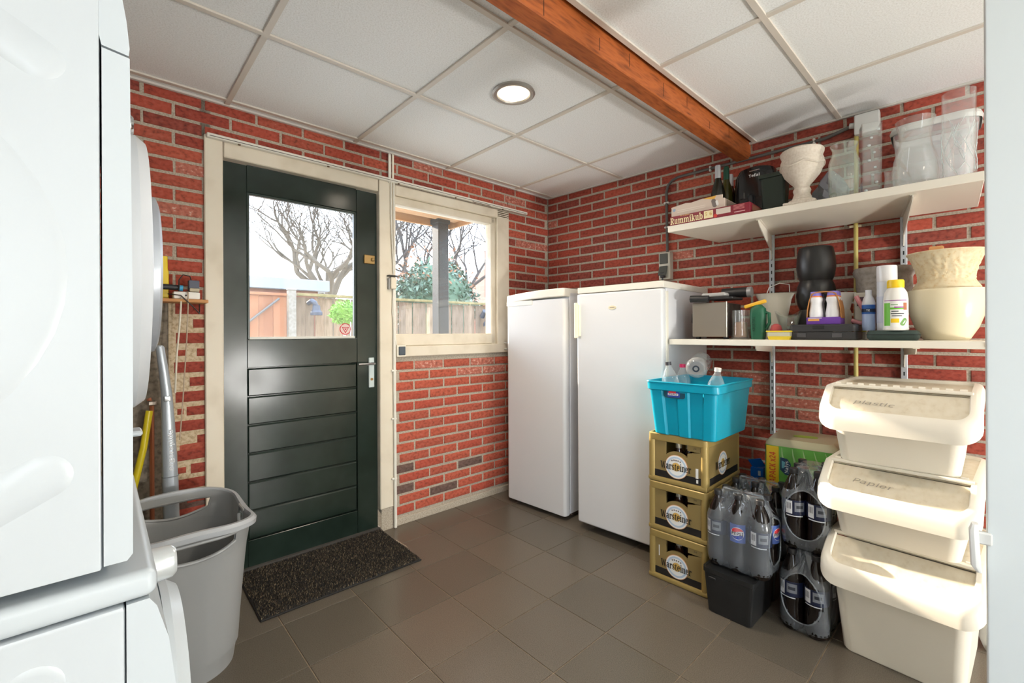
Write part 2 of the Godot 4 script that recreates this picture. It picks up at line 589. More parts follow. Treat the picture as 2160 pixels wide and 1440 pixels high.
# ---------------------------------------------------------------- garden door and window
func door_and_window() -> void:
	var paint := textured(c8(226, 217, 198), 0.42, tex(41, 0.02, [[0, c8(236, 232, 226)], [0.5, c8(252, 250, 248)], [1, c8(255, 255, 255)]], 128, 4), V(1.5, 1.5, 1.5))
	var green := textured(c8(38, 50, 44), 0.16, tex(42, 0.02, [[0, c8(215, 218, 215)], [1, c8(255, 255, 255)]], 128, 3), V(2, 2, 2))
	var d := struct_node("door_1", "dark green glossy garden door with a window over horizontal planks, in a cream frame", V(-1.87, 0, 0))
	var P := -d.position
	part("jamb", G.new().box(V(-2.300, 1.05, -0.03), V(0.074, 2.1, 0.09), 0.004), paint, d, P)
	part("jamb", G.new().box(V(-1.423, 1.115, -0.03), V(0.106, 1.97, 0.09), 0.004), paint, d, P)
	part("stone_foot", G.new().box(V(-1.423, 0.065, -0.03), V(0.09, 0.13, 0.08)), mortar(), d, P)
	part("head", G.new().box(V(-1.87, 2.056, -0.031), V(0.78, 0.088, 0.088), 0.004), paint, d, P)
	part("threshold", G.new().box(V(-1.87, 0.008, -0.06), V(0.8, 0.03, 0.12)), mat(c8(70, 66, 62), 0.7), d, P)
	var z := -0.038
	for b in [[-2.211, 1.012, 0.105, 1.985], [-1.539, 1.012, 0.123, 1.985]]:
		part("stile", G.new().box(V(b[0], b[1], z), V(b[2], b[3], 0.04), 0.002), green, d, P)
	for b in [[1.942, 0.132], [1.076, 0.139], [0.086, 0.132]]:
		part("rail", G.new().box(V(-1.88, b[0], z), V(0.557, b[1], 0.04), 0.002), green, d, P)
	for k in 6:
		part("plank", G.new().box(V(-1.88, 0.933 - k * 0.1417, z - 0.001), V(0.555, 0.137, 0.036), 0.006), green, d, P)
	part("back_board", G.new().box(V(-1.88, 0.55, z - 0.008), V(0.56, 1.0, 0.02)), green, d, P)
	var bead := mat(c8(46, 58, 52), 0.3)
	for b in [[-2.152, 1.511, 0.012, 0.73], [-1.609, 1.511, 0.012, 0.73], [-1.88, 1.87, 0.55, 0.012]]:
		part("glazing_bead", G.new().box(V(b[0], b[1], z + 0.004), V(b[2], b[3], 0.028), 0.003), bead, d, P)
	part("glazing_bead", G.new().box(V(-1.88, 1.152, z + 0.004), V(0.54, 0.014, 0.028), 0.003), mat(c8(216, 216, 208), 0.4), d, P, "pale bead along the bottom of the glass")
	part("pane", G.new().box(V(-1.88, 1.511, z), V(0.546, 0.73, 0.004)), glass(c8(235, 245, 242), 0.03), d, P)
	# lever handle on a long plate
	var chrome := mat(c8(200, 202, 204), 0.25, 0.9)
	part("lock_plate", G.new().box(V(-1.517, 0.944, -0.013), V(0.034, 0.176, 0.008), 0.003), mat(c8(206, 216, 216), 0.35, 0.3), d, P)
	part("lever", G.new().tube([V(-1.517, 0.998, -0.01), V(-1.517, 0.998, 0.026), V(-1.53, 0.998, 0.034), V(-1.57, 0.998, 0.036), V(-1.615, 0.998, 0.034)], 0.0075, 8), chrome, d, P)
	part("keyhole", G.new().lathe([[0.0, 0.0], [0.008, 0.0], [0.008, 0.002], [0.0, 0.002]], 12).at(Vector3.ZERO), mat(c8(150, 110, 60), 0.4, 0.6), d, P + V(-1.517, 0.905, -0.008)).rotation.x = PI / 2
	var brass := mat(c8(172, 142, 92), 0.4, 0.7)
	part("brass_latch", G.new().box(V(-1.527, 1.608, -0.013), V(0.066, 0.052, 0.012), 0.003), brass, d, P)
	part("latch_knob", G.new().box(V(-1.51, 1.608, -0.002), V(0.018, 0.02, 0.016), 0.004), brass, d, P)
	# round red warning sticker on the glass
	var red := mat(c8(196, 52, 62), 0.5)
	var pale := mat(c8(232, 206, 200), 0.5)
	var st := part("warning_sticker", G.new().disc(V(0, 0, 0), 0.033, 0.0006), red, d, P + V(-1.662, 1.2, z + 0.0025), "round red and white sticker with a triangle")
	part("sticker_face", G.new().disc(V(0, 0, 0.0007), 0.028, 0.0004), pale, st)
	var tri_out := PackedVector2Array([Vector2(-0.021, 0.011), Vector2(0.021, 0.011), Vector2(0, -0.025)])
	part("triangle", G.new().prism(tri_out, 0.0012, 0.0016), red, st)
	part("triangle_face", G.new().prism(PackedVector2Array([Vector2(-0.014, 0.007), Vector2(0.014, 0.007), Vector2(0, -0.017)]), 0.0017, 0.002), pale, st)
	part("triangle_core", G.new().prism(PackedVector2Array([Vector2(-0.007, 0.003), Vector2(0.007, 0.003), Vector2(0, -0.009)]), 0.0021, 0.0024), red, st)
	# window beside the door
	var w := struct_node("window_1", "cream painted fixed window beside the garden door", V(-0.9, 1.03, 0))
	P = -w.position
	part("casing", G.new().box(V(-0.498, 1.552, -0.03), V(0.118, 1.045, 0.09), 0.005), paint, w, P)
	part("casing", G.new().box(V(-0.905, 1.062, -0.03), V(0.93, 0.066, 0.094), 0.005), paint, w, P)
	part("casing", G.new().box(V(-0.905, 2.045, -0.03), V(0.93, 0.062, 0.09), 0.005), paint, w, P)
	part("sash", G.new().box(V(-0.575, 1.555, -0.045), V(0.042, 0.93, 0.07), 0.006), paint, w, P)
	part("sash", G.new().box(V(-0.965, 1.132, -0.045), V(0.81, 0.076, 0.07), 0.006), paint, w, P)
	part("sash", G.new().box(V(-0.965, 1.992, -0.045), V(0.81, 0.05, 0.07), 0.006), paint, w, P)
	part("pane", G.new().box(V(-0.98, 1.568, -0.05), V(0.785, 0.81, 0.004)), glass(c8(240, 246, 244), 0.03), w, P)
	# curtain rail along the top of door and window
	var rail := thing("curtain_rail", "long white curtain rail above the garden door and window", "curtain rail", V(-1.3, 2.09, 0.02))
	var wp := mat(c8(228, 224, 212), 0.4)
	part("track", G.new().box(V(0, 0, 0.008), V(2.06, 0.02, 0.026), 0.003), wp, rail)
	part("groove", G.new().box(V(0, -0.003, 0.0215), V(2.04, 0.003, 0.001)), mat(c8(90, 86, 80), 0.7), rail)
	for k in 5: part("screw", G.new().box(V(-0.9 + k * 0.42, -0.012, 0.016), V(0.012, 0.008, 0.008), 0.002), mat(c8(120, 100, 80), 0.5, 0.5), rail)
	part("chipped_edge", G.new().box(V(0.58, -0.0125, 0.0205), V(0.16, 0.004, 0.002)), mat(c8(120, 100, 84), 0.9), rail)
	# alarm sensor, cables and switch on the post between door and window
	var sb := thing("door_sensor", "small pale door sensor box with a dark top on the post beside the door", "sensor", V(-1.398, 1.44, 0.0151))
	part("housing", G.new().box(V(0, 0.035, 0.014), V(0.036, 0.07, 0.028), 0.004), paint, sb)
	part("magnet", G.new().box(V(-0.024, 0.03, 0.009), V(0.011, 0.066, 0.018), 0.002), mat(c8(150, 150, 148), 0.5), sb)
	part("top_cap", G.new().box(V(-0.004, 0.077, 0.017), V(0.06, 0.008, 0.034), 0.002), mat(c8(62, 60, 58), 0.5), sb)
	var ca := thing("cable_duct", "cream cables running down the post from ceiling to floor", "cable", V(-1.4, 0, 0.02))
	part("upper_duct", G.new().box(V(-0.012, 2.163, 0.0), V(0.016, 0.175, 0.012), 0.002), wp, ca)
	part("upper_duct", G.new().box(V(0.008, 2.163, 0.002), V(0.012, 0.175, 0.012), 0.002), cream, ca)
	part("cable", G.new().tube([V(-0.006, 2.08, 0.008), V(-0.006, 1.9, 0.006), V(0.0, 1.7, 0.008), V(0.008, 1.58, 0.006), V(0.01, 1.53, 0.004)], 0.004, 6), wp, ca)
	part("cable", G.new().tube([V(0.012, 2.08, 0.006), V(0.012, 1.9, 0.004), V(0.014, 1.7, 0.004), V(0.016, 1.55, 0.004)], 0.004, 6), wp, ca)
	part("cable", G.new().tube([V(0.006, 1.44, 0.006), V(0.002, 1.3, 0.004), V(0.016, 1.18, 0.004), V(0.03, 1.1, 0.0)], 0.0035, 6), wp, ca)
	part("lower_duct", G.new().tube([V(0.012, 1.44, 0.004), V(0.012, 0.9, 0.004), V(0.014, 0.5, 0.004), V(0.014, 0.005, 0.006)], 0.009, 8), wp, ca)
	for y in [0.3, 0.66, 0.95]: part("clip", G.new().box(V(0.008, y, 0.004), V(0.034, 0.012, 0.012), 0.003), wp, ca)
	var sw := thing("wall_switch", "square wall switch with a dark rocker under the window corner", "switch", V(-1.345, 1.03, 0.0155))
	part("plate", G.new().box(V(0, 0.037, 0.01), V(0.062, 0.074, 0.02), 0.006, 2), cream, sw)
	part("rocker", G.new().box(V(0.002, 0.037, 0.0215), V(0.046, 0.052, 0.006), 0.003), mat(c8(72, 80, 88), 0.4), sw)
	var bc := thing("blind_cord", "thin white cord hanging beside the narrow refrigerator", "cord", V(-0.42, 0.24, 0.02))
	var cw := mat(c8(226, 222, 212), 0.5)
	part("cord_loop", G.new().tube([V(-0.05, 0.86, 0.01), V(-0.035, 0.6, 0.01), V(-0.02, 0.3, 0.01), V(-0.014, 0.005, 0.01)], 0.0028, 6), cw, bc)
	part("cord_loop", G.new().tube([V(0.0, 0.86, 0.01), V(-0.004, 0.6, 0.01), V(-0.008, 0.3, 0.01), V(-0.012, 0.005, 0.01)], 0.0028, 6), cw, bc)
	for y in [0.815, 0.86]: part("cleat", G.new().tube([V(-0.07, y, -0.005), V(-0.07, y, 0.016), V(-0.01, y, 0.016), V(0.02, y, 0.01)], 0.006, 6), mat(c8(206, 206, 200), 0.4, 0.2), bc)

# ---------------------------------------------------------------- garden
func grow(g: G, r: RandomNumberGenerator, at: Vector3, dir: Vector3, len: float, rad: float, depth: int, wild: float) -> void:
	var pts := [at]
	var p := at
	var d := dir
	for i in 3:
		d = (d + V(r.randf_range(-1, 1), r.randf_range(-0.5, 0.8), r.randf_range(-1, 1)) * wild).normalized()
		p += d * len / 3
		pts.append(p)
	g.tube(pts, rad, 6 if rad > 0.05 else 4, 0.62)
	if depth == 0: return
	var kids := 3 if r.randf() < 0.8 else 2
	for k in kids:
		var s := (d + V(r.randf_range(-1, 1), r.randf_range(-0.25, 0.75), r.randf_range(-1, 1)) * 0.95).normalized()
		grow(g, r, pts[3] if k < 2 else pts[2], s, len * r.randf_range(0.62, 0.86), rad * r.randf_range(0.48, 0.62), depth - 1, wild)

func bare_tree(label: String, at: Vector3, sd: int, h: float, rad: float, lean: Vector3, depth: int, col: Color) -> void:
	var t := thing("bare_tree", label, "tree", at, 0.0, "bare trees beyond the fence")
	var r := RandomNumberGenerator.new()
	r.seed = sd
	var g := G.new()
	var m := mat(col, 0.9)
	var fork := lean.normalized() * h
	part("trunk", G.new().tube([Vector3.ZERO, fork * 0.5 + V(0.05, 0, 0), fork], rad, 8, 0.8), m, t)
	for k in 5:
		var a := TAU * k / 5.0 + r.randf_range(-0.3, 0.3)
		grow(g, r, fork * r.randf_range(0.85, 1.0), (lean.normalized() + V(cos(a), 0.2, sin(a)) * 0.8).normalized(), h * 0.62, rad * 0.55, depth, 0.28)
	part("branches", g, m, t)

func leaves(g: G, r: RandomNumberGenerator, n: int, c: Vector3, rad: Vector3, size: float, top_only := false) -> void:
	for i in n:
		var d := V(r.randfn(), r.randfn(), r.randfn()).normalized()
		if top_only and d.y < 0.25: d.y = absf(d.y) + 0.4
		var f := 1.0 - absf(r.randfn(0, 0.12))
		f *= 0.92 + 0.12 * sin(d.x * 7.0) * cos(d.z * 6.0 + d.y * 5.0)
		var p := c + d * rad * f
		var ax := V(r.randfn(), r.randfn() - 0.3, r.randfn()).normalized()
		var sd := ax.cross(d + V(r.randfn(), r.randfn(), r.randfn()) * 0.7).normalized()
		var nn := sd.cross(ax)
		var L := size * r.randf_range(0.7, 1.3)
		var a := p
		var b := p + ax * L
		var e := p + ax * L * 0.5 + sd * L * 0.22 + nn * L * 0.06
		var h := p + ax * L * 0.5 - sd * L * 0.22 + nn * L * 0.06
		g.t(a, e, b)
		g.t(a, b, h)

func outside() -> void:
	var gr := struct_node("ground", "unseen garden paving outside the door, made pale to bounce light indoors")  # ground out of view, pale so it bounces light up to the ceiling
	part("paving", G.new().box(V(3, -0.09, -17), V(60, 0.1, 33)), textured(c8(206, 200, 190), 0.9, tex(51, 0.05, [[0, c8(215, 213, 208)], [1, c8(255, 255, 255)]], 128), V(0.7, 0.7, 0.7)), gr)
	# canopy on a dark post over the terrace
	var cn := struct_node("canopy_roof", "wooden canopy over the garden door seen through the panes", V(-2, 2.36, -0.8))
	var P := -cn.position
	var ply := textured(c8(206, 164, 122), 0.7, tex(52, 0.02, [[0, c8(225, 215, 205)], [1, c8(255, 255, 255)]], 128, 4), V(0.6, 3, 3))
	for k in 4:
		part("soffit_board", G.new().box(V(-2.4, 2.36, -0.375 - k * 0.306), V(5.0, 0.02, 0.3), 0.003), ply, cn, P)
	part("fascia", G.new().box(V(-2.4, 2.355, -1.55), V(5.0, 0.11, 0.03), 0.003), ply, cn, P)
	part("fascia", G.new().box(V(0.115, 2.355, -0.88), V(0.03, 0.11, 1.34), 0.003), ply, cn, P)
	part("roof_deck", G.new().box(V(-2.4, 2.43, -0.88), V(5.2, 0.05, 1.5)), mat(c8(90, 88, 86), 0.9), cn, P)
	var po := thing("canopy_post", "dark charcoal square post under the canopy behind the window", "post", V(-0.07, -0.04, -1.46))
	var pm := mat(c8(44, 46, 46), 0.55)
	part("post", G.new().box(V(0, 1.2, 0), V(0.125, 2.4, 0.125), 0.006), pm, po)
	part("collar", G.new().box(V(0, 2.375, 0), V(0.15, 0.05, 0.15), 0.004), pm, po)
	# fence
	var fm := []
	for c in [[134, 112, 92], [126, 106, 88], [140, 120, 100], [120, 102, 86]]: fm.append(textured(c8(c[0], c[1], c[2]), 0.9, tex(53, 0.03, [[0, c8(190, 185, 170)], [0.5, c8(235, 232, 225)], [1, c8(255, 255, 255)]], 128, 4), V(5, 0.8, 5)))
	var fe := thing("garden_fence", "weathered vertical board fence with a mossy top rail across the garden", "fence", V(2.4, -0.04, -5.05))
	P = -fe.position
	for k in 44:
		var x := -0.34 + k * 0.15
		part("fence_board", G.new().box(V(x, 0.86, -5.05 - (0.022 if k % 2 else 0.0)), V(0.138, 1.8, 0.018), 0.002), fm[rng.randi_range(0, 3)], fe, P)
	part("top_rail", G.new().box(V(2.86, 1.80, -5.03), V(6.5, 0.045, 0.09), 0.006), textured(c8(140, 126, 96), 0.9, tex(54, 0.03, [[0, c8(190, 195, 150)], [1, c8(255, 250, 240)]], 128, 3), V(2, 2, 2)), fe, P)
	var orange := []
	for c in [[142, 92, 62], [134, 86, 58], [148, 98, 68]]: orange.append(mat(c8(c[0], c[1], c[2]), 0.8))
	var ga := thing("garden_gate", "orange-brown board gate with a dark diagonal brace, left of the concrete post", "gate", V(-1.4, -0.04, -5.05))
	P = -ga.position
	for k in 9: part("gate_board", G.new().box(V(-2.2 + k * 0.195, 0.86, -5.05), V(0.19, 1.8, 0.02), 0.003), orange[k % 3], ga, P)
	part("gate_rail", G.new().box(V(-1.42, 1.785, -5.03), V(1.74, 0.04, 0.06), 0.004), orange[0], ga, P)
	part("brace", G.new().tube([V(-1.6, 0.9, -5.0), V(-0.66, 1.72, -5.0)], 0.018, 6), mat(c8(90, 86, 84), 0.6), ga, P)
	var cp := thing("concrete_post", "pale grey concrete post between garden gate and board fence", "post", V(-0.478, -0.04, -5.02))
	part("post", G.new().box(V(0, 0.95, 0), V(0.115, 1.9, 0.11), 0.01), textured(c8(140, 134, 126), 0.9, tex(55, 0.04, [[0, c8(200, 195, 185)], [1, c8(255, 255, 255)]], 128, 3), V(3, 3, 3)), cp)
	part("cap", G.new().loft([G.rr(0.125, 0.12, 0.008, 1.9, 1), G.rr(0.125, 0.12, 0.008, 1.915, 1), G.rr(0.03, 0.03, 0.008, 1.935, 1)]), mat(c8(140, 134, 126), 0.9), cp)
	var dark := mat(c8(54, 60, 74), 0.5)
	for a in [[-0.16, 1.47, 0.9, "dark grey hooded lantern hung on the fence, seen through the door"], [3.4, 1.32, 1.25, "dark grey hooded lantern hung on the fence, at the window's far corner"]]:
		var l := thing("fence_lantern", a[3], "lantern", V(a[0], a[1], -4.85), 0.0, "hooded lanterns on the fence")
		part("hood", G.new().lathe([[0.0, 0.0], [0.1, 0.0], [0.102, 0.05], [0.07, 0.09], [0.062, 0.17], [0.0, 0.19]], 14), dark, l).scale = V(a[2], a[2], a[2])
		part("neck", G.new().tube([V(0, 0.15, 0) * a[2], V(-0.03, 0.22, 0.0) * a[2], V(-0.06, 0.25, -0.04) * a[2], V(-0.06, 0.2, -0.16)], 0.045 * a[2], 10), dark, l)
	# shed behind the fence
	var sh := thing("garden_shed", "low shed with a pale grey roof edge behind the fence", "shed", V(-1.6, -0.04, -8))
	P = -sh.position
	part("wall", G.new().box(V(-1.6, 1.0, -8.2), V(4.5, 2.1, 2.2)), mat(c8(116, 72, 58), 0.9), sh, P)
	part("roof_edge", G.new().box(V(-1.6, 2.16, -8.1), V(4.88, 0.22, 2.3), 0.01), mat(c8(128, 136, 144), 0.6), sh, P)
	# trees
	bare_tree("large bare tree with spreading crown behind the shed, seen through the door", V(3.5, -0.04, -13.5), 5, 2.3, 0.27, V(-0.12, 1, 0), 6, c8(80, 72, 62))
	bare_tree("slim bare tree behind the leafy bush, nearest the door", V(6.6, -0.04, -14.5), 12, 3.2, 0.17, V(-0.05, 1, 0), 4, c8(64, 60, 58))
	bare_tree("slim bare tree behind the leafy bush, left of the canopy post", V(7.9, -0.04, -15), 23, 3.2, 0.16, V(0.08, 1, 0), 4, c8(64, 60, 58))
	bare_tree("leaning bare tree right of the canopy post", V(9.2, -0.04, -15), 31, 3.3, 0.17, V(0.35, 1, 0), 4, c8(64, 60, 58))
	var r := RandomNumberGenerator.new()
	r.seed = 9
	var bu := thing("leafy_bush", "large round evergreen bush with reddish young tips behind the fence", "bush", V(3.45, -0.04, -7))
	var g := G.new()
	leaves(g, r, 4200, V(0, 1.95, 0), V(1.2, 1.12, 1.0), 0.13)
	part("foliage", g, textured(c8(64, 92, 68), 0.45, tex(56, 0.02, [[0, c8(150, 160, 150)], [1, c8(255, 255, 255)]], 128), V(2, 2, 2)), bu)
	g = G.new()
	leaves(g, r, 1600, V(0, 1.95, 0), V(1.22, 1.14, 1.02), 0.13)
	part("pale_foliage", g, mat(c8(96, 122, 104), 0.35), bu)
	g = G.new()
	leaves(g, r, 420, V(0, 2.0, 0), V(1.2, 1.16, 1.0), 0.11, true)
	part("red_tips", g, mat(c8(140, 96, 68), 0.5), bu)
	part("core", G.new().lathe([[0.0, 0.9], [0.7, 1.1], [0.95, 1.7], [0.85, 2.4], [0.4, 2.85], [0.0, 2.9]], 12), mat(c8(64, 92, 68), 0.6), bu)
	part("stem", G.new().tube([Vector3.ZERO, V(0, 1.2, 0)], 0.08, 6), mat(c8(90, 76, 62), 0.9), bu)
	var su := thing("green_shrub", "bright green little shrub outside the lower corner of the door glass", "shrub", V(-0.26, -0.04, -3.5))
	g = G.new()
	leaves(g, r, 1100, V(0, 1.5, 0), V(0.2, 0.17, 0.2), 0.05)
	part("foliage", g, mat(c8(112, 160, 56), 0.5), su)
	part("core", G.new().lathe([[0.0, 1.36], [0.14, 1.42], [0.15, 1.55], [0.0, 1.64]], 10), mat(c8(112, 160, 56), 0.5), su)
	part("stem", G.new().tube([Vector3.ZERO, V(0.01, 0.7, 0), V(0, 1.42, 0)], 0.02, 6), mat(c8(150, 140, 130), 0.9), su)
	var ho := thing("brick_house", "distant red brick house with a tall chimney behind the fence", "house", V(20, -0.04, -24))
	P = -ho.position
	var hm := mat(c8(136, 84, 70), 0.9)
	part("wall", G.new().box(V(20.5, 1.6, -24), V(6.0, 3.2, 4.0)), hm, ho, P)
	part("roof", G.new().prism(PackedVector2Array([Vector2(17.0, 3.1), Vector2(24.0, 3.1), Vector2(20.5, 6.4)]), -26.2, -21.9), mat(c8(124, 80, 68), 0.9), ho, P)
	part("chimney", G.new().box(V(17.95, 4.8, -22.3), V(0.52, 4.5, 0.52), 0.02), hm, ho, P)
	part("chimney_cap", G.new().box(V(17.95, 7.08, -22.3), V(0.62, 0.08, 0.62), 0.02), mat(c8(140, 130, 124), 0.9), ho, P)
	# red brick outer end wall of the house itself is the back of wall_front

# ---------------------------------------------------------------- machines, refrigerators, downlights
func downlight(label: String, x: float, z: float, e: float) -> void:
	var l := thing("downlight", label, "ceiling light", V(x, CEIL, z), 0.0, "round ceiling downlights")
	part("ring", G.new().lathe([[0.072, 0.004], [0.095, 0.004], [0.098, -0.004], [0.09, -0.009], [0.076, -0.007], [0.072, 0.004]], 36, false, false), mat(c8(172, 168, 162), 0.35, 0.7), l)
	var em := StandardMaterial3D.new()
	em.albedo_color = c8(255, 250, 235)
	em.emission_enabled = true
	em.emission = c8(255, 236, 200)
	em.emission_energy_multiplier = 2.2
	part("glowing_lens", G.new().lathe([[0.0, -0.004], [0.05, -0.003], [0.0745, 0.0], [0.0745, 0.003], [0.0, 0.003]], 36), em, l)
	var a := SpotLight3D.new()
	a.name = "lamp_light"
	a.light_color = c8(255, 240, 220)
	a.light_energy = e
	a.light_size = 0.07
	a.spot_range = 8.0
	a.spot_attenuation = 2.0
	a.spot_angle = 78.0
	a.shadow_enabled = true
	l.add_child(a)
	a.position = V(0, -0.02, 0)
	a.rotation.x = -PI / 2

func added_globe_lamp() -> void:  # added fill lamp out of view, brightens ceiling and front wall
	var l := thing("added_floor_lamp", "low added globe lamp out of view behind the viewer, filling light onto the ceiling", "floor lamp", V(-1.05, 0, 4.9))
	var wm := mat(c8(206, 206, 202), 0.4)
	part("base", G.new().lathe([[0.0, 0.0], [0.14, 0.0], [0.14, 0.015], [0.02, 0.03], [0.0, 0.03]], 28), wm, l)
	part("pole", G.new().tube([V(0, 0.02, 0), V(0, 0.42, 0)], 0.012, 10), wm, l)
	var em := StandardMaterial3D.new()
	em.albedo_color = c8(250, 246, 238)
	em.emission_enabled = true
	em.emission = c8(255, 244, 226)
	em.emission_energy_multiplier = 2.0
	var pr := []
	for i in 17: pr.append([sin(PI * i / 16) * 0.14, 0.55 - cos(PI * i / 16) * 0.14])
	part("added_glowing_globe", G.new().lathe(pr, 28), em, l)
	var a := OmniLight3D.new()
	a.name = "lamp_light"
	a.light_color = c8(250, 248, 244)
	a.light_energy = 6.0
	a.light_size = 0.13
	a.omni_range = 9.0
	a.omni_attenuation = 2.0
	a.shadow_enabled = true
	l.add_child(a)
	a.position = V(0, 0.55, 0)

func capsule(a: Vector2, b: Vector2, r: float) -> PackedVector2Array:
	var poly := PackedVector2Array()
	var d := (b - a).angle()
	for i in 13: poly.append(b + Vector2.from_angle(d - PI / 2 + PI * i / 12) * r)
	for i in 13: poly.append(a + Vector2.from_angle(d + PI / 2 + PI * i / 12) * r)
	return poly

func emboss(poly: PackedVector2Array, z: float, h: float, inset: float) -> G:
	# a raised plateau with sloping edges on a face that looks along +z
	var g := G.new()
	var n := poly.size()
	var c := Vector2.ZERO
	for v in poly: c += v
	c /= n
	if Geometry2D.is_polygon_clockwise(poly): poly.reverse()
	var inner: PackedVector2Array = Geometry2D.offset_polygon(poly, -inset, Geometry2D.JOIN_ROUND)[0]
	var top := PackedVector2Array()
	for v in poly:
		var best := inner[0]
		for w in inner:
			if w.distance_squared_to(v) < best.distance_squared_to(v): best = w
		top.append(best)
	for i in n:
		var k := (i + 1) % n
		g.q(V(poly[i].x, poly[i].y, z), V(poly[k].x, poly[k].y, z), V(top[k].x, top[k].y, z + h), V(top[i].x, top[i].y, z + h))
		g.t(V(c.x, c.y, z + h), V(top[i].x, top[i].y, z + h), V(top[k].x, top[k].y, z + h))
	return g

func machines() -> void:
	downlight("round recessed ceiling downlight glowing warm white near the beam", -1.304, 0.998, 2.0)
	downlight("unseen round ceiling downlight behind the viewer, placed to light the room from behind", -1.304, 3.3, 1.5)  # lamp out of view, placed to light the room from behind
	added_globe_lamp()
	var body := mat(c8(196, 203, 208), 0.28)
	var frame := mat(c8(194, 202, 207), 0.32)
	var dr := thing("tumble_dryer", "white tumble dryer stacked on the washing machine, its embossed side facing out", "dryer", V(-2.96, 0.856, 1.405))
	var P := -dr.position
	part("cabinet", G.new().box(V(-2.971, 1.283, 1.405), V(0.556, 0.83, 0.6), 0.003, 2), body, dr, P)
	var poly := PackedVector2Array()
	for i in 40: poly.append(Vector2(-2.968 + cos(TAU * i / 40) * 0.247, 1.25 + sin(TAU * i / 40) * 0.247))
	part("side_emboss", emboss(poly, 1.7045, 0.004, 0.012), body, dr, P)
	part("side_emboss", emboss(capsule(Vector2(-2.86, 1.575), Vector2(-2.748, 1.508), 0.026), 1.7045, 0.004, 0.01), body, dr, P)
	part("side_emboss", emboss(capsule(Vector2(-2.86, 0.935), Vector2(-2.745, 1.0), 0.028), 1.7045, 0.004, 0.01), body, dr, P)
	# front frame and curved control panel, both as side profiles
	var fp := PackedVector2Array([Vector2(-2.691, 0.872), Vector2(-2.668, 0.872), Vector2(-2.662, 0.88), Vector2(-2.661, 1.2), Vector2(-2.663, 1.542), Vector2(-2.691, 1.546)])
	part("front_frame", G.new().prism(fp, 1.108, 1.703), frame, dr, P)
	var cpn := PackedVector2Array([Vector2(-2.691, 1.549), Vector2(-2.664, 1.545), Vector2(-2.663, 1.555), Vector2(-2.666, 1.59), Vector2(-2.672, 1.63), Vector2(-2.682, 1.67), Vector2(-2.7, 1.695), Vector2(-2.72, 1.7)])
	part("control_panel", G.new().prism(cpn, 1.108, 1.703), frame, dr, P)
	var sil := mat(c8(176, 182, 190), 0.3, 0.35)
	var dd := part("door", G.new().lathe([[0.0, 0.0], [0.245, 0.0], [0.245, 0.012], [0.234, 0.026], [0.16, 0.032], [0.14, 0.032], [0.0, 0.032]], 48), mat(c8(206, 210, 214), 0.35), dr, P + V(-2.661, 1.285, 1.405))
	dd.rotation.z = -PI / 2
	var bez := part("door_glass_ring", G.new().lathe([[0.0, 0.03], [0.146, 0.03], [0.144, 0.042], [0.134, 0.046], [0.118, 0.04], [0.0, 0.036]], 48), sil, dd)
	bez.rotation = Vector3.ZERO
	var kn := part("dial", G.new().lathe([[0.0, 0.0], [0.026, 0.0], [0.024, 0.018], [0.02, 0.022], [0.0, 0.022]], 24), mat(c8(200, 204, 206), 0.12, 0.95), dr, P + V(-2.665, 1.585, 1.32))
	kn.rotation.z = -PI / 2
	part("filter_tab", G.new().box(V(-2.648, 0.985, 1.36), V(0.028, 0.01, 0.05), 0.003), frame, dr, P)
	# washing machine
	var wm := thing("washing_machine", "white washing machine standing under the tumble dryer", "washing machine", V(-2.96, 0, 1.405))
	P = -wm.position
	part("cabinet", G.new().box(V(-2.96, 0.418, 1.405), V(0.58, 0.79, 0.6), 0.006, 2), body, wm, P)
	part("plinth", G.new().box(V(-2.96, 0.015, 1.405), V(0.5, 0.03, 0.5)), mat(c8(60, 60, 60), 0.7), wm, P)
	part("worktop", G.new().box(V(-2.945, 0.8345, 1.405), V(0.618, 0.037, 0.604), 0.012, 3), frame, wm, P)
	var wf := PackedVector2Array([Vector2(-2.669, 0.03), Vector2(-2.622, 0.04), Vector2(-2.612, 0.2), Vector2(-2.61, 0.5), Vector2(-2.614, 0.66), Vector2(-2.624, 0.75), Vector2(-2.637, 0.8), Vector2(-2.645, 0.813), Vector2(-2.669, 0.813)])
	part("front_panel", G.new().prism(wf, 1.108, 1.703), frame, wm, P)
	var kd := part("programme_dial", G.new().lathe([[0.0, 0.0], [0.03, 0.0], [0.027, 0.03], [0.022, 0.036], [0.0, 0.037]], 28), mat(c8(214, 220, 222), 0.2, 0.3), wm, P + V(-2.629, 0.762, 1.47))
	kd.rotation.z = -PI / 2
	var wd := part("door", G.new().lathe([[0.0, 0.0], [0.19, 0.0], [0.19, 0.012], [0.175, 0.03], [0.12, 0.036], [0.0, 0.036]], 44), frame, wm, P + V(-2.612, 0.5, 1.405))
	wd.rotation.z = -PI / 2
	part("side_emboss", emboss(capsule(Vector2(-2.755, 0.4), Vector2(-2.755, 0.745), 0.03), 1.7045, 0.004, 0.01), body, wm, P)
	# white door leaf standing open at the very edge of the view
	var cab := struct_node("door_2", "plain white door leaf standing open at the edge of the view, with a small pull handle", W(2.396, 0, 1.455), RW)
	var cw := mat(c8(210, 216, 216), 0.4)
	part("leaf", G.new().box(V(0.41, 1.06, -0.02), V(0.82, 2.08, 0.04), 0.004, 2), cw, cab)
	part("handle", G.new().loft([G.rr(0.01, 0.02, 0.004, 0.664, 2, -0.012, 0.004), G.rr(0.016, 0.03, 0.007, 0.678, 2, -0.017, 0.006), G.rr(0.015, 0.028, 0.007, 0.75, 2, -0.02, 0.006), G.rr(0.01, 0.02, 0.004, 0.764, 2, -0.018, 0.004)]), mat(c8(226, 226, 222), 0.4), cab)
